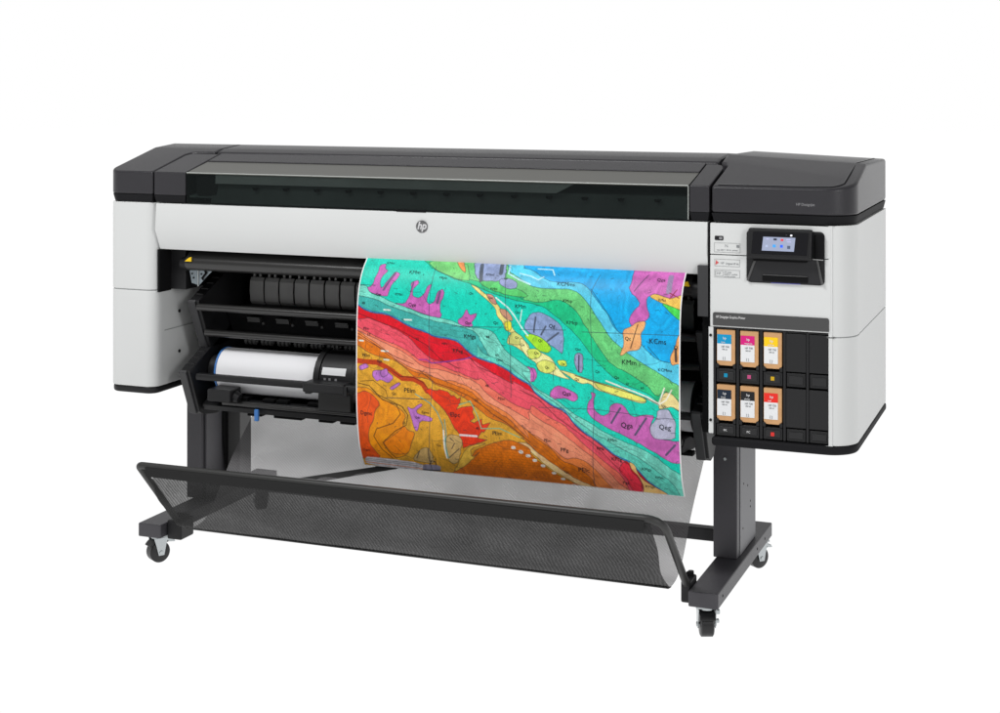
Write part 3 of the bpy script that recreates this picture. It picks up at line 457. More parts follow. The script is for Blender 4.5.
# right housing: front frame + side
planS = [(1.210, F + .001)] + arc2(1.272 - R0, F + R0, R0, 278, 360, 12) + [(1.272, .345), (1.210, .345)]
S1 = shell('corner_housing', planS, .910, 1.229, M_WHITE)
S2 = shell('lower_corner_housing', planS, .597, .907, M_WHITE)
finish('seam', prism_bm(inset_plan(planS, .002), 'z', .9065, .9105), MATS['seam_grey'], S1)
U1 = box('upper_front_panel', .853, 1.2065, F, -.2, 1.1345, 1.2265, M_WHITE, PR)
U2 = box('front_panel', .853, 1.2065, F, -.2, .921, 1.1320, M_WHITE, PR)
box('service_wall', .853, 1.209, -.2, .345, .60, 1.229, M_BLACK2, PR)
box('flange', .8475, .862, F + .002, -.05, .605, .9205, M_WHITE2, PR, .002)
for z in (.895, .645): tube('screw', [(.8545, F + .003, z), (.8545, F - .001, z)], .0042, M_BLACK, bpy.data.objects['flange'], 10)
prism('edge_channel', [(.850, F + .0005), (.852, F + .0005), (.852, F + .1), (.850, F + .1)], 'z', .92, 1.228, M_GAP, PR)
# base tray of the right housing
planB = [(.857, F - .004)] + arc2(1.274 - R0, F + R0 - .004, R0, 270, 360, 12) + [(1.274, .347), (.857, .347)]
finish('base_trim', prism_bm(planB, 'z', .570, .597), M_COVERD, PR, .009, 3)
# name band
nb = prism('name_band', [(.862, .925), (.862, .960), (.866, .964), (1.197, .964), (1.201, .960), (1.201, .925)], 'y', F - .003, F, mat('dark_grey_band', (.055, .055, .055), .3, .5), PR, .001)
merge_texts('band_lettering', [('HP DesignJet Graphics Printer', .871,   .951, .0105, .68)], F - .003, M_TXTW, nb)
# labels on the front panels
lg = mat('pale_grey_line', (.42, .43, .43), .6, .2)
def frame_lab(name, x0, x1, z0, z1, parent, fill=None):
    t = .0012
    bm = bmesh.new()
    for a, b, c, d in ((x0, x1, z0, z0 + t), (x0, x1, z1 - t, z1), (x0, x0 + t, z0 + t, z1 - t), (x1 - t, x1, z0 + t, z1 - t)): box_bm(a, b, F - .0008, F, c, d, bm)
    return finish(name, bm, lg, parent, smooth=False)
pw = prism('power_plate', rrect(.867, .893, 1.176, 1.189, .003, 3), 'y', F - .001, F, M_INK, U1)
finish('power_mark', prism_bm(rrect(.880, .890, 1.179, 1.186, .003, 3), 'y', F - .002, F - .001), M_TXTG, pw)
frame_lab('sticker', .865, .943, 1.1405, 1.169, U1)
merge_texts('sticker_print', [('N.', .897, 1.160, .012, 1), ('max 220 V  50 Hz  printer', .873, 1.1475, .0065, .9)], F, M_INKG, U1)
box('sticker_mark', .932, .940, F - .001, F, 1.156, 1.164, M_INKG, U1, 0)
frame_lab('sticker', .866, .942, 1.0995, 1.121, U2)
merge_texts('sticker_print', [('HP', .884, 1.109, .009, 1), ('Original HP Ink', .899, 1.108, .0085, .75)], F, M_INKG, U2)
finish('sticker_flag', prism_bm([(.869, 1.103), (.879, 1.110), (.871, 1.117)], 'y', F - .001, F), mat('label_red', (.6, .1, .1), .6, .2), U2)
frame_lab('sticker', .866, .942, 1.0665, 1.090, U2)
frame_lab('sticker', .869, .892, 1.070, 1.086, U2)
merge_texts('sticker_print', [('HP Latex', .895, 1.083, .0065, .9), ('ENERGY certified', .895, 1.0765, .006, .9), ('product printer', .895, 1.0705, .006, .9), ('HP', .873, 1.078, .010, 1)], F, M_INKG, U2)

# ------------------------------------------------------------------ control panel
CP = prism('control_panel', rrect(.962, 1.189, 1.057, 1.211, .014, 5), 'y', F - .004, F, M_BLACK, PR, .002)
# hollow lower ramp with two ribs and a slot
prism('ramp', [(.990, 1.131), (1.168, 1.131), (1.183, 1.061), (.967, 1.061)], 'y', F - .007, F - .004, mat('ramp_plastic', (.020, .020, .022), .4, .3), CP, .001)
for a, b in (((.991, 1.131), (.966, 1.062)), ((1.168, 1.131), (1.183, 1.060))):
    tube('ramp_rib', [(a[0], F - .007, a[1]), (b[0], F - .007, b[1])], .0035, mat('rib_plastic', (.07, .07, .07), .35, .5), CP, 10)
sl = prism('card_slot', rrect(1.010, 1.142, 1.063, 1.081, .003, 3), 'y', F - .0085, F - .007, M_BLACK2, CP)
tube('slot_edge', [(1.012, F - .0095, 1.0815), (1.140, F - .0095, 1.0815)], .0012, MATS['rib_plastic'], sl, 8)
tube('slot_glow', [(1.035, F - .006, 1.0585), (1.12, F - .006, 1.0585)], .0009, mat('blue_status_strip', (.10, .10, .45), .4, .4), sl, 8)
# tilted head
HD = prism('panel_head', [(F - .004, 1.214), (F - .010, 1.218), (F - .024, 1.216), (F - .040, 1.136), (F - .034, 1.130), (F - .004, 1.132)], 'x', .972, 1.156, M_BLACK, CP, .0035, 3)
tl = math.atan2(.016, .080)
def on_head(u, h, d=0.):   # u = x, h = height 0..1 of the sloping face, d = proud
    y = F - .0245 - .0155 * (1 - h); z = 1.216 - .080 * (1 - h)
    return (u, y - d * math.cos(tl), z + d * math.sin(tl))
def head_slab(name, poly, d0, d1, m, parent, bevel=0):
    bm = bmesh.new(); A = [bm.verts.new(on_head(u, h, d0)) for u, h in poly]; B = [bm.verts.new(on_head(u, h, d1)) for u, h in poly]; k = len(poly)
    bm.faces.new(A); bm.faces.new(B[::-1])
    for i in range(k): bm.faces.new((A[i], B[i], B[(i + 1) % k], A[(i + 1) % k]))
    return finish(name, bm, m, parent, bevel, smooth=False)
BZ = head_slab('bezel', [(.984, .12), (1.143, .12), (1.146, .90), (.987, .90)], 0, .0012, M_BEZEL, CP)
M_SCREEN = mat('lit_screen', srgb(196, 208, 240), .3, .2, emit=.62)
M_SCREEN.node_tree.nodes['Principled BSDF'].inputs['Base Color'].default_value = (.05, .05, .06, 1)
head_slab('screen', [(1.014, .235), (1.107, .235), (1.110, .725), (1.017, .725)], .0012, .0018, M_SCREEN, CP)
icol = [(40, 45, 60), (200, 60, 60), (60, 130, 200), (50, 90, 220), (60, 70, 90), (150, 160, 185)]
def icon(u, h, w, hh, c, nm):
    head_slab('screen_icon', [(u - w, h - hh), (u + w, h - hh), (u + w, h + hh), (u - w, h + hh)], .0018, .0021, mat(nm, srgb(*c), .4, .3, emit=.6), CP)
icon(1.052, .645, .0048, .035, (35, 40, 55), 'icon_dark'); icon(1.072, .63, .0038, .04, (190, 60, 70), 'icon_red')
icon(1.050, .41, .0045, .05, (60, 140, 205), 'icon_cyan'); icon(1.071, .41, .004, .05, (50, 90, 220), 'icon_blue')
icon(1.092, .38, .0045, .055, (70, 80, 100), 'icon_slate'); icon(1.028, .40, .0035, .04, (150, 160, 185), 'icon_grey')
icon(1.090, .65, .006, .015, (165, 160, 200), 'icon_pale'); icon(1.092, .57, .006, .012, (165, 160, 200), 'icon_pale'); icon(1.030, .65, .004, .012, (165, 170, 200), 'icon_pale')
for u in (1.028, 1.050, 1.071, 1.092): icon(u, .285, .005, .010, (130, 140, 165), 'icon_caption')
icon(1.098, .80, .0028, .028, (230, 230, 235), 'icon_white'); icon(1.084, .81, .002, .012, (60, 60, 65), 'icon_dim')
box('panel_stub', .985, 1.14, F - .02, F - .004, 1.122, 1.132, M_BLACK2, CP, .002)
box('panel_hinge', 1.160, 1.187, F - .012, F - .004, 1.132, 1.203, M_BLACK2, CP, .004)
tube('hinge_trim', [(1.157, F - .014, 1.133), (1.186, F - .010, 1.131)], .0016, mat('hinge_trim_metal', (.3, .3, .3), .3, .5), CP, 8)

# ------------------------------------------------------------------ ink bay
IB = box('ink_bay', .862, 1.2085, -.300, -.2005, .597, .9185, M_BAY, PR, 0)
xs = [.865, .935, 1.004, 1.0725, 1.139, 1.2065]
for x in xs: box('divider', x - .0045 if x > .87 else .862, x + .0035 if x < 1.2 else 1.2075, F + .004, -.3005, .6, .9185, M_BAY, IB, .0015)
for z0, z1 in ((.758, .798), (.600, .636)): 
    for a, b in zip(xs, xs[1:]):
        box('drawer_front', a + .005, b - .0065, F + .007, -.301, z0, z1, M_BAY, IB, .002)
        box('drawer_lip', a + .012, b - .013, F + .0045, F + .0075, z0 + .008, z1 - .008, mat('drawer_lip_plastic', (.0155, .0155, .0165), .35, .35), IB, .0015)
box('header', .8625, 1.2075, F + .003, -.301, .9155, .9187, M_BAY, IB, .0005)
for a, b in ((xs[3], xs[4]), (xs[4], xs[5])):
    for z0, z1 in ((.802, .913), (.640, .753)):
        box('blank_cover', a + .0037, b - .0047, F + .0045, -.301, z0, z1, mat('blank_cover_plastic', (.0145, .0145, .0155), .4, .3), IB, .002)
tags = [(0, .779, (0, 140, 180), 'tag_cyan'), (1, .779, (190, 75, 125), 'tag_pink'), (2, .779, (205, 165, 20), 'tag_yellow'), (2, .617, (215, 50, 45), 'tag_red')]
for i, z, c, nm in tags:
    x = (xs[i] + xs[i + 1]) / 2 - .001
    t_ = box('colour_tag', x - .0052, x + .0052, F + .0030, F + .0044, z - .0055, z + .0055, mat(nm, srgb(*c), .5, .3), IB, 0)
merge_texts('bay_lettering', [('PK', .892, .617, .009, 1), ('PC', .961, .617, .009, 1)], F + .0045, M_TXTW, IB)

def cartridge(i, row, col, label, name_s):
    x0 = xs[i] + .0065; x1 = xs[i + 1] - .0085; z0, z1 = ((.805, .913), (.643, .750))[row]
    e = empty('ink_cartridge', ((x0 + x1) / 2, -.32, z0)); tag(e, label, 'ink cartridge', 'ink cartridges in the open bay')
    yb = F + .006; w = (x1 - x0) / 2; h = z1 - z0
    pl_ = [(-w, .010), (-w + .004, .004), (-w + .010, .002), (w - .010, .002), (w - .004, .004), (w, .010), (w, h), (-w, h)]
    def loc(o): o.parent = e; return o
    finish('carton', prism_bm(pl_, 'y', yb + .32, .02 - .001), M_CARD, e, .0015)
    bx = lambda nm, a, b, c, d, m, pr=.001: finish(nm, box_bm(a, b, yb + .32 - pr, yb + .32 - pr + .0008, c, d), m, e, smooth=False)
    bx('white_label', -w + .0015, w - .0115, .0165, h * .615, M_LABW)
    bx('colour_band', -w + .0015, w - .0115, h * .615, h * .865, mat('band_' + name_s, srgb(*col), .5, .3))
    bm = bmesh.new()
    for s, x, z, sz in ((name_s, -w + .013, h * .66, .0068), ('hp', -w + .018, h * .765, .011)):
        me = text_mesh(s, sz, .0003)
        for v in me.vertices: v.co = (x + v.co.x, yb + .32 - .0016 - v.co.z, z + v.co.y)
        bm.from_mesh(me); bpy.data.meshes.remove(me)
    me = bpy.data.meshes.new('l'); bm.to_mesh(me); bm.free(); link('band_lettering', me, M_TXTW, e)
    bm = bmesh.new()
    for s, x, z, sz in (('HP 730', -w + .014, h * .53, .0078), ('300 ml', -w + .016, h * .46, .0055), ('[ ]', -w + .018, h * .22, .009)):
        me = text_mesh(s, sz, .0003)
        for v in me.vertices: v.co = (x + v.co.x, yb + .32 - .0016 - v.co.z, z + v.co.y)
        bm.from_mesh(me); bpy.data.meshes.remove(me)
    me = bpy.data.meshes.new('l'); bm.to_mesh(me); bm.free(); link('label_print', me, M_INKG, e)
    # black latch claws at the foot of the slot
    for sx in (-1, 1):
        box('latch_claw', (x0 + x1) / 2 + sx * (w - .002) - .0045, (x0 + x1) / 2 + sx * (w - .002) + .0045, F + .0025, -.301, z0 - .006, z0 + .007, M_BAY, IB, .002)
cartridge(0, 0, (0, 150, 200), 'ink cartridge in the top row with a cyan blue band on its white label', 'cyan')
cartridge(1, 0, (215, 25, 125), 'ink cartridge in the top row with a magenta pink band on its label', 'magenta')
cartridge(2, 0, (250, 205, 20), 'ink cartridge in the top row with a yellow band on its white label', 'yellow')
cartridge(0, 1, (22, 38, 55), 'ink cartridge in the bottom row with a dark navy band, leftmost of the row', 'black')
cartridge(1, 1, (28, 28, 30), 'ink cartridge with a plain black band between the navy and the red ones', 'photo')
cartridge(2, 1, (232, 45, 35), 'ink cartridge in the bottom row with a bright red band on its label', 'red')

# ------------------------------------------------------------------ open front: bars, arms, guides
box('back_wall', -1.076, .846, .10, .12, .49, 1.228, M_BLACK2, PR, 0)
box('ceiling_plate', -1.076, .846, -.288, .099, 1.10, 1.228, M_BLACK2, PR, 0)
box('inner_side_plate', -1.0775, -1.0118, -.25, .099, .925, 1.099, M_BLACK, PR, .002)
box('inner_side_plate', -1.0778, -1.070, -.322, -.2505, .922, 1.068, M_BLACK2, PR, 0)
box('inner_side_plate', .832, .8465, -.22, .099, .60, 1.099, M_BLACK2, PR, .002)
box('inner_side_plate', .814, .8465, F + .002, -.221, .948, 1.099, mat('edge_plate_plastic', (.040, .040, .042), .5, .3), PR, .002)
box('inner_side_plate', .822, .8462, F + .03, -.221, .60, .947, M_BLACK2, PR, .002)
# galvanised bracket
GB = prism('metal_bracket', [(-1.0115, 1.03), (-.994, .948), (-.965, .941), (-.935, .972), (-.884, 1.018), (-.87, 1.03)], 'y', -.240, -.236, M_GALV, PR)
tube('bracket_rib', [(-.967, -.242, 1.02), (-.967, -.242, .938)], .0030, M_CHROME, GB, 8)
for x, z in ((-.995, .995), (-.992, .980), (-.986, .966), (-.955, .980), (-.940, .990), (-.925, 1.0), (-.948, .962)): tube('bracket_hole', [(x, -.240, z), (x, -.2425, z)], .003, M_BLACK2, GB, 8)
tube('bracket_hose', [(-.925, -.245, 1.02), (-.940, -.245, .998), (-.934, -.245, .985), (-.950, -.245, .965)], .004, M_BLACK2, GB, 8)
# nose bar under the beam
NB = prism('platen_bar', [(-.20, 1.085), (-.275, 1.055)] + [(-.272 + .026 * math.cos(math.radians(a)), 1.022 + .026 * math.sin(math.radians(a))) for a in range(110, 271, 16)] + [(-.20, .990)], 'x', -.985, .785, M_ROD, PR)
tube('bar_end', [(-1.011, -.272, 1.018), (-.985, -.272, 1.018)], [.020, .025], M_BLACK, NB, 16)
tube('bar_end', [(.785, -.272, 1.018), (.815, -.272, 1.018)], [.028, .026], M_BLACK, NB, 16)
finish('warning_mark', prism_bm([(-.982, 1.030), (-.956, 1.030), (-.956, 1.045), (-.964, 1.043)], 'y', -.3035, -.300), M_YEL, NB, smooth=False)
finish('warning_mark', prism_bm([(.756, 1.030), (.782, 1.030), (.776, 1.045), (.768, 1.043)], 'y', -.3035, -.300), M_YEL, NB, smooth=False)
# spindles
XA, XB = -.962, .788
def bar(y, z, r, m=M_ROD): return tube('cross_bar', [(XA, y, z), (XB, y, z)], r, m, PR, 20)
bar(-.25, .868, .0125); bar(-.20, .772, .0125); 
prism('cross_bar', [(-.291, .648), (-.270, .648), (-.266, .638), (-.270, .626), (-.291, .626), (-.295, .638)], 'x', -.945, XB, M_BLACK, PR, .003)
# arms: plates on both sides
low = [(-.302, .655), (-.292, .660), (-.095, .752), (.0, .80), (.098, .80), (.098, .50), (-.13, .478), (-.215, .492), (-.238, .505)]
upp = [(-.247, .888), (-.238, .892), (-.040, .982), (.04, 1.02), (.098, 1.02), (.098, .735), (-.10, .715), (-.155, .716), (-.172, .722)]
low_r = [(-.302, .655), (-.292, .660), (-.095, .752), (-.06, .75), (-.10, .60), (-.175, .50), (-.215, .492), (-.238, .505)]
upp_r = [(-.247, .888), (-.238, .892), (-.040, .982), (.0, .98), (-.02, .80), (-.10, .715), (-.155, .716), (-.172, .722)]
for x0, x1 in ((-1.002, -.962), (.788, .826)):
    for nm, pf in (('lower_arm', low), ('upper_arm', upp)):
        if x0 > 0: pf = low_r if nm == 'lower_arm' else upp_r
        a = prism(nm, pf, 'x', x0, x1, M_BLACK, PR, .003)
        # front blade of the arm, its grey highlight put into the colour
        (ya, za), (yb, zb) = (pf[0], pf[-1])
        prism('arm_blade', [(ya - .006, za - .004), (ya, za + .004), (ya + .02, za - .002), (yb + .02, zb - .002), (yb - .002, zb - .008)], 'x', x0 - .002, x0 + .028, mat('arm_blade_plastic', (.035, .035, .037), .4, .4), a, .003)
        for k in range(5):
            t = .15 + k * .17; yy = pf[1][0] + (pf[2][0] - pf[1][0]) * t; zz = pf[1][1] + (pf[2][1] - pf[1][1]) * t
            box('arm_rib', x0 + .006, x1 - .006, yy - .004, yy + .004, zz - .01, zz + .003, M_BLACK, a, .002)
        tube('arm_screw', [(x0 + .034, ya + .028, za - .03), (x0 + .034, ya + .020, za - .03)], .003, M_CHROME, a, 8)
# curved guide tabs behind the print
for i in range(27):
    x = -.908 + i * .0604
    bm = bmesh.new(); pf = [(.016, .846), (.005, .858), (.001, .895), (.003, .930), (.012, .943)]
    pf = pf + [(y + .006, z) for y, z in pf[::-1]]
    prism_bm(pf, 'x', x, x + .0545, bm)
    for dx in (.004, .028): prism_bm([(x + dx, .938), (x + dx + .010, .938), (x + dx + .008, .960), (x + dx + .002, .960)], 'y', .018, .026, bm)
    finish('guide_tab', bm, M_TAB, PR, .0015)
box('guide_rail', -.93, .74, .04, .09, .955, .975, M_BLACK2, PR)
box('guide_floor', -.93, .74, -.02, .06, .832, .846, M_BLACK, PR)
# clips between the two upper bars
M_CLIP = mat('clip_plastic', (.022, .022, .022), .35, .5)
for i in range(14):
    x = -.86 + i * .115
    prism('guide_clip', [(-.10, .818), (-.08, .818), (-.08, .800), (-.095, .800), (-.095, .811), (-.10, .812)], 'x', x, x + .05, M_CLIP, PR, .001)
    tube('guide_stud', [(x + .072, -.10, .80), (x + .072, -.11, .80)], .005, M_CLIP, PR, 8)
prism('curved_guide', [(-.09, .84), (-.06, .80), (-.03, .745), (.05, .73), (.08, .84)], 'x', -.955, .742, M_BLACK2, PR)
# pinch wheels over the lower roll
for i in range(24):
    x = -.90 + i * .066
    bm = bmesh.new()
    for dx in (0, .016, .032): tube_bm([(x + dx, -.035, .722), (x + dx + .009, -.035, .722)], .0125, 10, bm)
    tube_bm([(x - .006, -.035, .722), (x + .048, -.035, .722)], .005, 8, bm)
    finish('pinch_wheel', bm, mat('pinch_wheel_plastic', (.11, .11, .11), .4, .4), PR)
# lower tray
T1 = prism('lower_tray', [(-.235, .530), (-.205, .548), (-.14, .545), (-.05, .515), (.098, .51), (.098, .49), (-.10, .495), (-.225, .512)], 'x', -.955, .742, M_BLACK, PR, .002)
tube('tray_bar', [(-.87, -.238, .545), (.742, -.238, .545)], .009, M_ROD, T1, 14)
for i in range(18):
    x = -.84 + i * .088 + .02 * math.sin(i * 2.3); box('tray_block', x, x + .045, -.205, -.17, .5475, .560, M_BLACK2, T1, .002); box('tray_foot', x + .03, x + .085, -.18, -.15, .492, .505, M_BLACK2, T1, .002)
box('tray_motor', -.905, -.815, -.285, -.21, .556, .598, M_BLACK, T1, .005)
tube('motor_cap', [(-.815, -.25, .572), (-.798, -.25, .566)], [.020, .016], M_BLACK, T1, 14)
box('blue_latch', -.745, -.729, -.246, -.236, .492, .532, M_BLUE, PR, .003)
# folding cap over the roll
cy_, cz_ = -.145, .638
arcO = arc2(cy_, cz_, .096, 78, 178, 14); arcI = arc2(cy_, cz_, .084, 178, 78, 14)
CPW = prism('roll_cap', arcO + arcI, 'x', -.505, -.378, M_BLACK, PR, .003)
for a, b in ((-.522, -.500), (-.383, -.366)):
    prism('cap_rim', arc2(cy_, cz_, .102, 85, 180, 14) + [(-.265, .60), (-.300, .598), (-.303, .628), (-.26, .65)][0:0] + [(-.300, .645), (-.300, .612), (-.255, .612)] + arc2(cy_, cz_, .080, 190, 85, 14), 'x', a, b, M_BLACK, CPW, .003)
box('cap_nose', -.530, -.375, -.302, -.240, .617, .650, M_BLACK, CPW, .006, 3)
box('cap_skirt', -.492, -.372, -.262, -.235, .552, .616, mat('cap_skirt_plastic', (.022, .022, .022), .45, .3), CPW, .003)
def on_cap(ang, r): return (cy_ + r * math.cos(math.radians(ang)), cz_ + r * math.sin(math.radians(ang)))
bm = bmesh.new(); A = [on_cap(a, .0968) for a in (148, 152, 156, 160, 163)]
for (y0, z0), (y1, z1) in zip(A, A[1:]):
    bm.faces.new([bm.verts.new(q) for q in ((-.492, y0, z0), (-.404, y0, z0), (-.404, y1, z1), (-.492, y1, z1))])
finish('cap_label', bm, M_LABW, CPW)
for x in (-.478, -.460, -.437):
    y0, z0 = on_cap(171, .0965); box('cap_icon', x - .004, x + .004, y0 - .001, y0 + .001, z0 - .004, z0 + .003, M_TXTG, CPW, 0)

# ------------------------------------------------------------------ paper roll on the lower spindle
RL = empty('paper_roll', (-.11, cy_, cz_)); tag(RL, 'roll of blank white paper with blue rim lying in the lower roll holder', 'paper roll')
def rx(nm, a, b, r, m, n=48):
    bm = tube_bm([(a, 0, 0), (b, 0, 0)], r, n); return finish(nm, bm, m, RL)
rx('paper', -.800, .872, .0765, M_PAPER, 64)
rx('blue_rim', -.806, -.8005, .079, M_BLUE, 64); rx('rim', .8725, .877, .079, M_BLACK, 64)
rx('hub', -.848, -.8065, .050, M_BLACK); rx('hub', .8775, .895, .050, M_BLACK)

# ------------------------------------------------------------------ the print
XL, XR = -.285, .776
def smooth_profile(P, n=8):
    out = []
    for i in range(len(P) - 1):
        p0 = P[max(i - 1, 0)]; p1 = P[i]; p2 = P[i + 1]; p3 = P[min(i + 2, len(P) - 1)]
        for k in range(n):
            t = k / n
            out.append(tuple(.5 * ((2 * b) + (-a + c) * t + (2 * a - 5 * b + 4 * c - d) * t * t + (-a + 3 * b - 3 * c + d) * t ** 3) for a, b, c, d in zip(p0, p1, p2, p3)))
    out.append(P[-1]); return out
SP = np.array(smooth_profile(PROF))
ARC = np.concatenate([[0], np.cumsum(np.hypot(*(SP[1:] - SP[:-1]).T))]); ARCL = ARC[-1]
def sheet_yz(v):
    s = np.asarray(v) * ARCL
    return np.interp(s, ARC, SP[:, 0]), np.interp(s, ARC, SP[:, 1])
# ---- the map's own artwork, rasterised to one colour per vertex of a fine sheet
GW, GH, SSN = 700, 480, 2
RW, RH = GW * SSN, GH * SSN
U, V = np.meshgrid((np.arange(RW) + .5) / RW, (np.arange(RH) + .5) / RH)
img = np.zeros((RH, RW, 3), np.float32); img[:] = srgb(38, 214, 188)
tex = np.zeros((RH, RW), np.int8); tex[:] = 1
rng = np.random.default_rng(3)
def draw_line(pts, w, col, k=1.):
    hw = w * .5 / 330.                        # w in units of 1/330 of the sheet's width
    asp = ARCL / (XR - XL)
    for (u0, v0), (u1, v1) in zip(pts, pts[1:]):
        x0 = max(0, int((min(u0, u1) - hw * 2) * RW)); x1 = min(RW, int((max(u0, u1) + hw * 2) * RW) + 2)
        y0 = max(0, int((min(v0, v1) - hw * 3) * RH)); y1 = min(RH, int((max(v0, v1) + hw * 3) * RH) + 2)
        if x1 <= x0 or y1 <= y0: continue
        uu = U[y0:y1, x0:x1]; vv = V[y0:y1, x0:x1] * asp
        dx, dy = u1 - u0, (v1 - v0) * asp; L2 = dx * dx + dy * dy + 1e-12
        t = np.clip(((uu - u0) * dx + (vv - v0 * asp) * dy) / L2, 0, 1)
        d = np.hypot(uu - u0 - t * dx, vv - v0 * asp - t * dy)
        a = np.clip((hw - d) * RW + .5, 0, 1)[..., None] * k
        img[y0:y1, x0:x1] = img[y0:y1, x0:x1] * (1 - a) + np.array(col, np.float32) * a
def wob(pts, amp=.0016):
    """small irregularities along a boundary, as a surveyed contact has"""
    out = []
    for (a, b), (c, d) in zip(pts, pts[1:]):
        L = math.hypot(c - a, d - b); n = max(1, int(L / .012))
        for k in range(n):
            t = k / n; j = 0 if k == 0 else amp
            out.append((a + (c - a) * t + rng.normal() * j * .6, b + (d - b) * t + rng.normal() * j))
    out.append(pts[-1]); return out
def chaikin(pts, closed):
    out = [] if closed else [pts[0]]
    P = list(pts) + ([pts[0]] if closed else [])
    for (a, b), (c, d) in zip(P, P[1:]): out += [(a * .8 + c * .2, b * .8 + d * .2), (a * .2 + c * .8, b * .2 + d * .8)]
    if not closed: out.append(pts[-1])
    return out
def vnoise(nx, ny, seed):
    r = np.random.default_rng(seed).random((ny + 2, nx + 2)); x = U * nx; y = V * ny
    xi = x.astype(int); yi = y.astype(int); fx = x - xi; fy = y - yi; fx = fx * fx * (3 - 2 * fx); fy = fy * fy * (3 - 2 * fy)
    return (r[yi, xi] * (1 - fx) + r[yi, xi + 1] * fx) * (1 - fy) + (r[yi + 1, xi] * (1 - fx) + r[yi + 1, xi + 1] * fx) * fy
tf = .6 * vnoise(14, 9, 31) + .4 * vnoise(34, 22, 32)
TERR = (1 + .13 * (np.floor(tf * 9) % 2 - .5) + .10 * (np.floor(tf * 5 + .4) % 2 - .5)).astype(np.float32)
prev = None
TX = {'': 0, 's': 1, 'd': 1, 'k': 2, 'b': 3}
INK = srgb(28, 48, 52)
for op, col, pts, ol, tx in ART:
    c = srgb(*col)
    if op == 'l': draw_line(pts, ol, c); continue
    pts = wob(chaikin(pts, op == 'p') if tx != 'j' else pts)
    if op in 'ab':
        q = np.array(pts); q[:, 0] = np.maximum.accumulate(q[:, 0])
        f = np.interp(U[0], q[:, 0], q[:, 1])
        rngu = (U >= q[0, 0]) & (U <= q[-1, 0])
        mk = ((V < f[None, :]) if op == 'a' else (V > f[None, :])) & rngu
        if op == 'a': mk |= (U > q[-1, 0]) & (V < q[-1, 1])
        if op == 'b' and q[0, 0] < .02: mk |= (U < q[0, 0]) & (V > q[0, 1])
    else:
        q = np.array(pts); mk = np.zeros(U.shape, bool)
        x0, x1 = q[:, 0].min(), q[:, 0].max(); y0, y1 = q[:, 1].min(), q[:, 1].max()
        i0 = max(0, int(x0 * RW) - 1); i1 = min(RW, int(x1 * RW) + 2); j0 = max(0, int(y0 * RH) - 1); j1 = min(RH, int(y1 * RH) + 2)
        uu = U[j0:j1, i0:i1]; vv = V[j0:j1, i0:i1]; m = np.zeros(uu.shape, bool)
        for k in range(len(q)):
            a, b = q[k], q[k - 1]
            cnd = (a[1] > vv) != (b[1] > vv)
            with np.errstate(divide='ignore', invalid='ignore'):
                xx = (b[0] - a[0]) * (vv - a[1]) / (b[1] - a[1] + 1e-12) + a[0]
            m ^= cnd & (uu < xx)
        mk[j0:j1, i0:i1] = m
    img[mk] = np.array(c, np.float32) * TERR[mk][:, None]; tex[mk] = TX.get(tx, 0)
    if ol: draw_line(list(pts) + ([pts[0]] if op == 'p' else []), .62, INK, .75)
    if op == 'b':                                  # thinner strata lines between neighbouring contacts
        if prev is not None:
            fp = np.interp(U[0], prev[:, 0], prev[:, 1]); f0 = np.interp(U[0], q[:, 0], q[:, 1])
            for fr_ in (.3, .62):
                ok = (f0 - fp) > .045; g = fp + (f0 - fp) * fr_ + .0035 * np.sin(U[0] * 60 + fr_ * 9) + .003 * np.sin(U[0] * 133 + fr_ * 4)
                run = []
                for k in range(0, RW, 9):
                    if ok[k]: run.append((U[0][k], g[k]))
                    elif run: draw_line(run, .5, INK, .38); run = []
                draw_line(run, .5, INK, .38)
        prev = q
# printed textures: stipple, brick ruling, soft relief hatching
uS = U * .9 + V * .45; 
rel = .5 * vnoise(40, 26, 1) + .3 * vnoise(95, 60, 2) + .2 * vnoise(210, 130, 5)
relief = 1 + (np.roll(rel, 3, 1) - rel) * 1.0 + (rel - .5) * .14
img *= np.clip(relief, .7, 1.3)[..., None]
dots = (rng.random(U.shape) > .90)
dots = dots | np.roll(dots, 1, 1)
dk = np.where((tex == 1) & dots, .60, 1.); dk = np.where((tex == 0) & dots, .88, dk); dk = np.where((tex == 2) & dots, .72, dk)
br = ((V * 78) % 1 < .16) | (((U * 75 + (np.floor(V * 78) % 2) * .5) % 1) < .10)
dk = np.where((tex == 3) & br, .72, dk)
# contour lines over the whole map and scattered small survey marks
cf = (.6 * vnoise(9, 6, 11) + .3 * vnoise(22, 15, 12) + .1 * vnoise(60, 40, 13)) * 44
cd = np.abs(cf - np.round(cf)); gx = np.abs(np.gradient(cf, axis=1)) + np.abs(np.gradient(cf, axis=0)) + 1e-4
dk = np.where(cd / gx < .6, dk * .70, dk)
img *= dk[..., None]
for _ in range(230):
    a0, b0 = rng.random(2); L_ = .004 + .008 * rng.random(); th_ = rng.random() * 3.14
    draw_line([(a0, b0), (a0 + L_ * math.cos(th_), b0 + L_ * math.sin(th_))], .7, INK, .7)
for _ in range(34):
    a0, b0 = rng.random(2); pts_ = [(a0, b0)]
    th_ = .5 + rng.normal() * .35
    for k in range(7): pts_.append((pts_[-1][0] + .012 * math.cos(th_), pts_[-1][1] + .018 * math.sin(th_))); th_ += rng.normal() * .35
    draw_line(pts_, .6, INK, .5)
gm = img.mean(2, keepdims=True); img = np.clip(gm + (img - gm) * 1.05, .004, .9)
img = img.reshape(GH, SSN, GW, SSN, 3).mean((1, 3))
# white margin along the edges of the sheet
mu = 3; img[:, :mu] = .8; img[:, -mu:] = .8; img[-2:, :] = .75
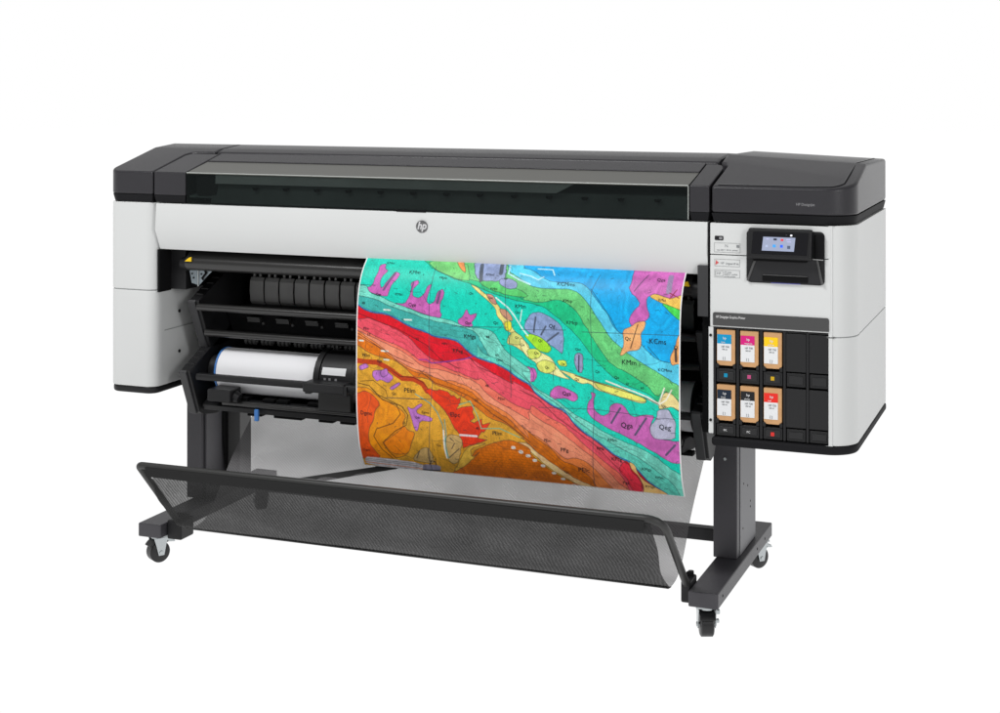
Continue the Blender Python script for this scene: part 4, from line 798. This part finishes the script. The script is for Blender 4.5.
# vertex grid
nu, nv = GW, GH
uu = np.linspace(0, 1, nu); vv = np.linspace(0, 1, nv)
yy, zz = sheet_yz(vv)
X = np.repeat((XL + (XR - XL) * uu)[None, :], nv, 0); Y = np.repeat(yy[:, None], nu, 1); Z = np.repeat(zz[:, None], nu, 1)
# the corners curl a touch and the sheet is not perfectly flat
def sheet_off(u, v): return -.0035 * np.sin(u * 5.2 + 1.1) * np.clip((v - .12) * 2, 0, 1) * .8 - .004 * (v ** 6) * (np.abs(u - .5) * 2) ** 2
Y = Y + sheet_off(uu[None, :], vv[:, None])
co = np.stack([X, Y, Z], -1).reshape(-1, 3).astype(np.float32)
idx = np.arange(nu * nv).reshape(nv, nu)
quads = np.stack([idx[:-1, :-1], idx[1:, :-1], idx[1:, 1:], idx[:-1, 1:]], -1).reshape(-1, 4)
me = bpy.data.meshes.new('map_print'); nf = len(quads)
me.vertices.add(len(co)); me.vertices.foreach_set('co', co.ravel())
me.loops.add(nf * 4); me.loops.foreach_set('vertex_index', quads.ravel().astype(np.int32))
me.polygons.add(nf); me.polygons.foreach_set('loop_start', np.arange(0, nf * 4, 4, dtype=np.int32)); me.polygons.foreach_set('loop_total', np.full(nf, 4, np.int32))
me.update(); me.validate(); me.polygons.foreach_set('use_smooth', [True] * nf)
at = me.color_attributes.new('ink', 'FLOAT_COLOR', 'POINT')
rgba = np.ones((nu * nv, 4), np.float32); rgba[:, :3] = img.reshape(-1, 3); at.data.foreach_set('color', rgba.ravel())
M_MAP = bpy.data.materials.new('printed_map_paper'); M_MAP.use_nodes = True; n = M_MAP.node_tree; p = n.nodes['Principled BSDF']
p.inputs['Roughness'].default_value = .45; p.inputs['Specular IOR Level'].default_value = .25
ca = n.nodes.new('ShaderNodeVertexColor'); ca.layer_name = 'ink'
n.links.new(ca.outputs[0], p.inputs['Base Color'])
MP = link('map_print', me, M_MAP)
tag(MP, 'large colourful geological map on paper hanging out of the printer front', 'printed map')
so = MP.modifiers.new('thickness', 'SOLIDIFY'); so.thickness = .0006; so.offset = 1
# lettering of the map, one mesh laid on the sheet
bm = bmesh.new()
for s, lu, lv, size in LETTERS:
    t = text_mesh(s, size, 0, 'CENTER', res=2)
    for v_ in t.vertices:
        x = XL + (XR - XL) * lu + v_.co.x; uq = (x - XL) / (XR - XL); vq = lv - v_.co.y / ARCL
        y, z = sheet_yz(vq); v_.co = (x, float(y) + float(sheet_off(uq, vq)) - .0016, float(z))
    bm.from_mesh(t); bpy.data.meshes.remove(t)
me = bpy.data.meshes.new('map_lettering'); bm.to_mesh(me); bm.free()
link('map_lettering', me, mat('map_ink', srgb(25, 35, 40), .6, .2), MP)

# ------------------------------------------------------------------ stand
ZB, ZT = .096, .142
def foot(x0, x1):
    f = box('foot', x0, x1, -.37, .42, ZB, ZT, M_STEEL, PR, .004, 3)
    return f
FL_ = foot(-1.123, -1.034); FR_ = foot(.794, .884)
for y in (-.31, .18, .30): tube('foot_hole', [(.884, y, .12), (.8848, y, .12)], .004, M_BLACK2, FR_, 10)
# right column
CR = box('column', .7865, .863, -.025, .245, ZT, .572, M_STEEL, PR, .003)
box('column_cheek', .8632, .8652, .012, .24, ZT + .002, .572, mat('lighter_painted_steel', (.17, .17, .18), .5, .35, var=.04), CR, .001)
for y, z in ((.06, .54), (.12, .34), (.16, .28), (.16, .262), (.06, .36), (.05, .22), (.2, .47)): tube('column_hole', [(.8652, y, z), (.8658, y, z)], .0035, M_BLACK2, CR, 8)
tube('column_screw', [(.825, -.025, .455), (.825, -.028, .455)], .005, M_CHROME, CR, 10)
# left column
CLm = box('column', -1.147, -1.083, -.035, .245, ZT, .60, M_STEEL, PR, .003)
box('column_cheek', -1.0828, -1.074, -.020, .085, ZT, .60, M_STEEL, CLm, .002)
box('column_gusset', -1.0738, -1.022, .125, .205, ZT, .52, mat('grey_painted_steel', (.075, .075, .075), .5, .3), CLm, .002)
prism('gusset_shadow_plate', [(.088, .52), (.123, .52), (.123, .20), (.117, .20), (.090, .34)], 'x', -1.0735, -1.0715, M_BLACK2, CLm)
tube('column_bolt', [(-1.073, .05, .495), (-1.068, .05, .495)], .005, M_CHROME, CLm, 10)
for y, z in ((.02, .47), (.05, .47), (.03, .45)): tube('column_hole', [(-1.074, y, z), (-1.0733, y, z)], .003, M_BLACK2, CLm, 8)
box('stand_crossbar', -1.0738, .7863, .02, .06, .176, .216, mat('dark_painted_bar', (.018, .018, .020), .5, .25), PR, .003)

def caster(x, y, rz, lever=1):
    c = empty('caster', (x, y, 0), rz); c.parent = PR
    R = .036
    # wheel: axis along local x
    bm = tube_bm([(-.020, 0, R), (-.0165, 0, R), (.0165, 0, R), (.020, 0, R)], [R * .86, R, R, R * .86], 32); finish('wheel', bm, M_RUBBER, c)
    prism('fender', arc2(0, R, .045, 50, 150, 12) + arc2(0, R, .039, 150, 50, 12), 'x', -.0235, .0235, M_RUBBER, c, .002)
    bm = bmesh.new()
    for s in (-1, 1):
        prism_bm([(-.026, .086), (.026, .086), (.018, .060), (.011, R - .010), (-.009, R - .010), (-.018, .060)], 'x', s * .0258 - .0014, s * .0258 + .0014, bm)
    tube_bm([(-.030, 0, R), (.030, 0, R)], .007, 12, bm)
    tube_bm([(0, 0, .082), (0, 0, .0885)], .024, 20, bm)
    finish('fork', bm, M_CHROME, c, .001)
    box('mount_plate', -.034, .034, -.028, .028, .0885, .0955, M_CHROME, c, .0015)
    prism('brake_lever', [(.018, .078), (.030, .080), (.054, .070), (.060, .060), (.044, .062), (.020, .066)], 'x', -.012, .012, M_CHROME, c, .003) if lever else None
    return c
caster(.838, -.325, math.radians(22), 0)
caster(-1.080, -.315, math.radians(-32))
caster(.842, .372, math.radians(-38))
caster(-1.078, .372, math.radians(40))
fr = [o for o in PR.children if o.name.startswith('caster')][0]
prism('brake_lever', [(-.006, .078), (.010, .078), (.010, .066), (-.006, .066)], 'x', .0272, .040, M_CHROME, fr, .002)
prism('brake_lever', [(-.006, .050), (.008, .050), (.008, .040), (-.006, .040)], 'x', .0272, .038, M_CHROME, fr, .002)

# ------------------------------------------------------------------ catch basket: frame tube and mesh sling
A0, A1 = (-1.000, -.300, .130), (-.997, -.552, .392)
B1, B0 = (.768, -.552, .396), (.778, -.310, .130)
path = [A0] + fillet(A0, A1, B1, .018) + fillet(A1, B1, B0, .06) + [B0]
BK = tube('basket_frame', path, .0115, mat('basket_tube_plastic', (.036, .036, .035), .4, .35), PR, 16)
for x0, x1, z in ((-1.032, -.975, .122), (.762, .7925, .128)):
    box('frame_clamp', x0, x1, -.335, -.255, z - .035, z + .030, M_BLACK, PR, .006, 3)
    box('clamp_jaw', x0 + .004, x1 - .004, -.285, -.275, z - .03, z + .042, M_BLACK2, bpy.data.objects['frame_clamp'] if x0 < 0 else bpy.data.objects['frame_clamp.001'], .002)
    tube('clamp_knob', [((x0 + x1) / 2, -.27, z + .028), ((x0 + x1) / 2, -.27, z + .042)], .009, M_BLACK, bpy.data.objects['frame_clamp'] if x0 < 0 else bpy.data.objects['frame_clamp.001'], 12)
def mesh_cloth(name, col, t, wl=.10, wscale=52.):
    m = bpy.data.materials.new(name); m.use_nodes = True; n = m.node_tree; p = n.nodes['Principled BSDF']; out = n.nodes['Material Output']
    p.inputs['Base Color'].default_value = tuple(col) + (1,); p.inputs['Roughness'].default_value = .8; p.inputs['Specular IOR Level'].default_value = .15
    tr = n.nodes.new('ShaderNodeBsdfTransparent'); mx = n.nodes.new('ShaderNodeMixShader')
    tc = n.nodes.new('ShaderNodeTexCoord'); w1 = n.nodes.new('ShaderNodeTexWave'); w1.wave_type = 'BANDS'; w1.bands_direction = 'DIAGONAL'
    w1.inputs['Scale'].default_value = wscale; w1.inputs['Distortion'].default_value = 2.5; w1.inputs['Detail'].default_value = 1
    nz = n.nodes.new('ShaderNodeTexNoise'); nz.inputs['Scale'].default_value = 160; nz.inputs['Detail'].default_value = 2
    ad = n.nodes.new('ShaderNodeMath'); ad.operation = 'ADD'
    mr = n.nodes.new('ShaderNodeMapRange'); mr.inputs[1].default_value = .75; mr.inputs[2].default_value = 2.5
    mr.inputs[3].default_value = 1 - t - wl; mr.inputs[4].default_value = 1 - t + wl
    n2 = n.nodes.new('ShaderNodeTexNoise'); n2.inputs['Scale'].default_value = 4.5; n2.inputs['Detail'].default_value = 3; n2.inputs['Distortion'].default_value = 1.2  # broad fold shading put into the cloth's opacity
    a2 = n.nodes.new('ShaderNodeMath'); a2.operation = 'MULTIPLY_ADD'; a2.inputs[1].default_value = 1.3
    n.links.new(tc.outputs['Object'], n2.inputs[0]); n.links.new(n2.outputs[0], a2.inputs[0])
    n.links.new(tc.outputs['Object'], w1.inputs[0]); n.links.new(tc.outputs['Object'], nz.inputs[0])
    n.links.new(w1.outputs[1], ad.inputs[0]); n.links.new(nz.outputs[0], ad.inputs[1]); n.links.new(ad.outputs[0], a2.inputs[2]); n.links.new(a2.outputs[0], mr.inputs[0]); n.links.new(mr.outputs[0], mx.inputs[0])
    n.links.new(tr.outputs[0], mx.inputs[1]); n.links.new(p.outputs[0], mx.inputs[2]); n.links.new(mx.outputs[0], out.inputs[0])
    return m
M_NET = mesh_cloth('grey_mesh_cloth', (.19, .185, .19), .27, .14)
M_NETD = mesh_cloth('black_mesh_cloth', (.028, .028, .028), .14, .105)
def sheet(name, prof, x0, x1, m, parent, amp=.0, nx=90, sag=0.):
    prof = smooth_profile(prof, 6); bm = bmesh.new(); rows = []
    for j, (y, z) in enumerate(prof):
        row = []
        s = j / (len(prof) - 1)
        for i in range(nx + 1):
            u = i / nx; e = math.sin(math.pi * s)
            a = amp * e * (math.sin(u * 23 + s * 5) * .5 + math.sin(u * 47 - s * 9 + 1) * .25 + math.sin(u * 9 + s * 14) * .6)
            row.append(bm.verts.new((x0(s) + (x1(s) - x0(s)) * u, y - a, z - abs(sag) * e * math.sin(math.pi * u))))
        rows.append(row)
    for a, b in zip(rows, rows[1:]):
        for i in range(nx): bm.faces.new((a[i], a[i + 1], b[i + 1], b[i]))
    return finish(name, bm, m, parent)
backp = [(.075, .505), (.044, .440), (-.086, .335), (-.149, .276), (-.185, .238), (-.234, .190), (-.293, .155), (-.36, .148), (-.41, .158)]
RN = sheet('rear_net', backp, lambda s: -.925 + .02 * s, lambda s: .742, M_NET, PR, .004)
# a sewn band runs down the rear net
bm = bmesh.new()
for j, ((y0, z0, a0, b0), (y1, z1, a1, b1)) in enumerate([((.0, .408, -.20, -.11), (-.087, .3350, -.372, -.290)), ((-.087, .3350, -.372, -.290), (-.1385, .2870, -.628, -.527))]):
    bm.faces.new([bm.verts.new(q) for q in ((a0, y0 - .003, z0), (b0, y0 - .003, z0), (b1, y1 - .003, z1 - .001), (a1, y1 - .003, z1 - .001))])
finish('net_band', bm, mat('dark_band_cloth', (.045, .045, .045), .8, .15), RN, smooth=False)
frontp = [(-.41, .158), (-.452, .185), (-.485, .235), (-.515, .30), (-.545, .372), (-.554, .395)]
FN = sheet('front_net', frontp, lambda s: -.905 - .072 * s, lambda s: .752 - .022 * s, M_NETD, PR, .016)
sheet('net_hem', [(-.5600, .359), (-.564, .372), (-.5665, .384), (-.566, .392)], lambda s: -.962, lambda s: .715, mat('black_hem_cloth', (.022, .022, .022), .8, .15), FN)
sheet('net_hem', [(-.360, .1455), (-.40, .151), (-.425, .163)], lambda s: -.905, lambda s: .742, MATS['black_hem_cloth'], FN)
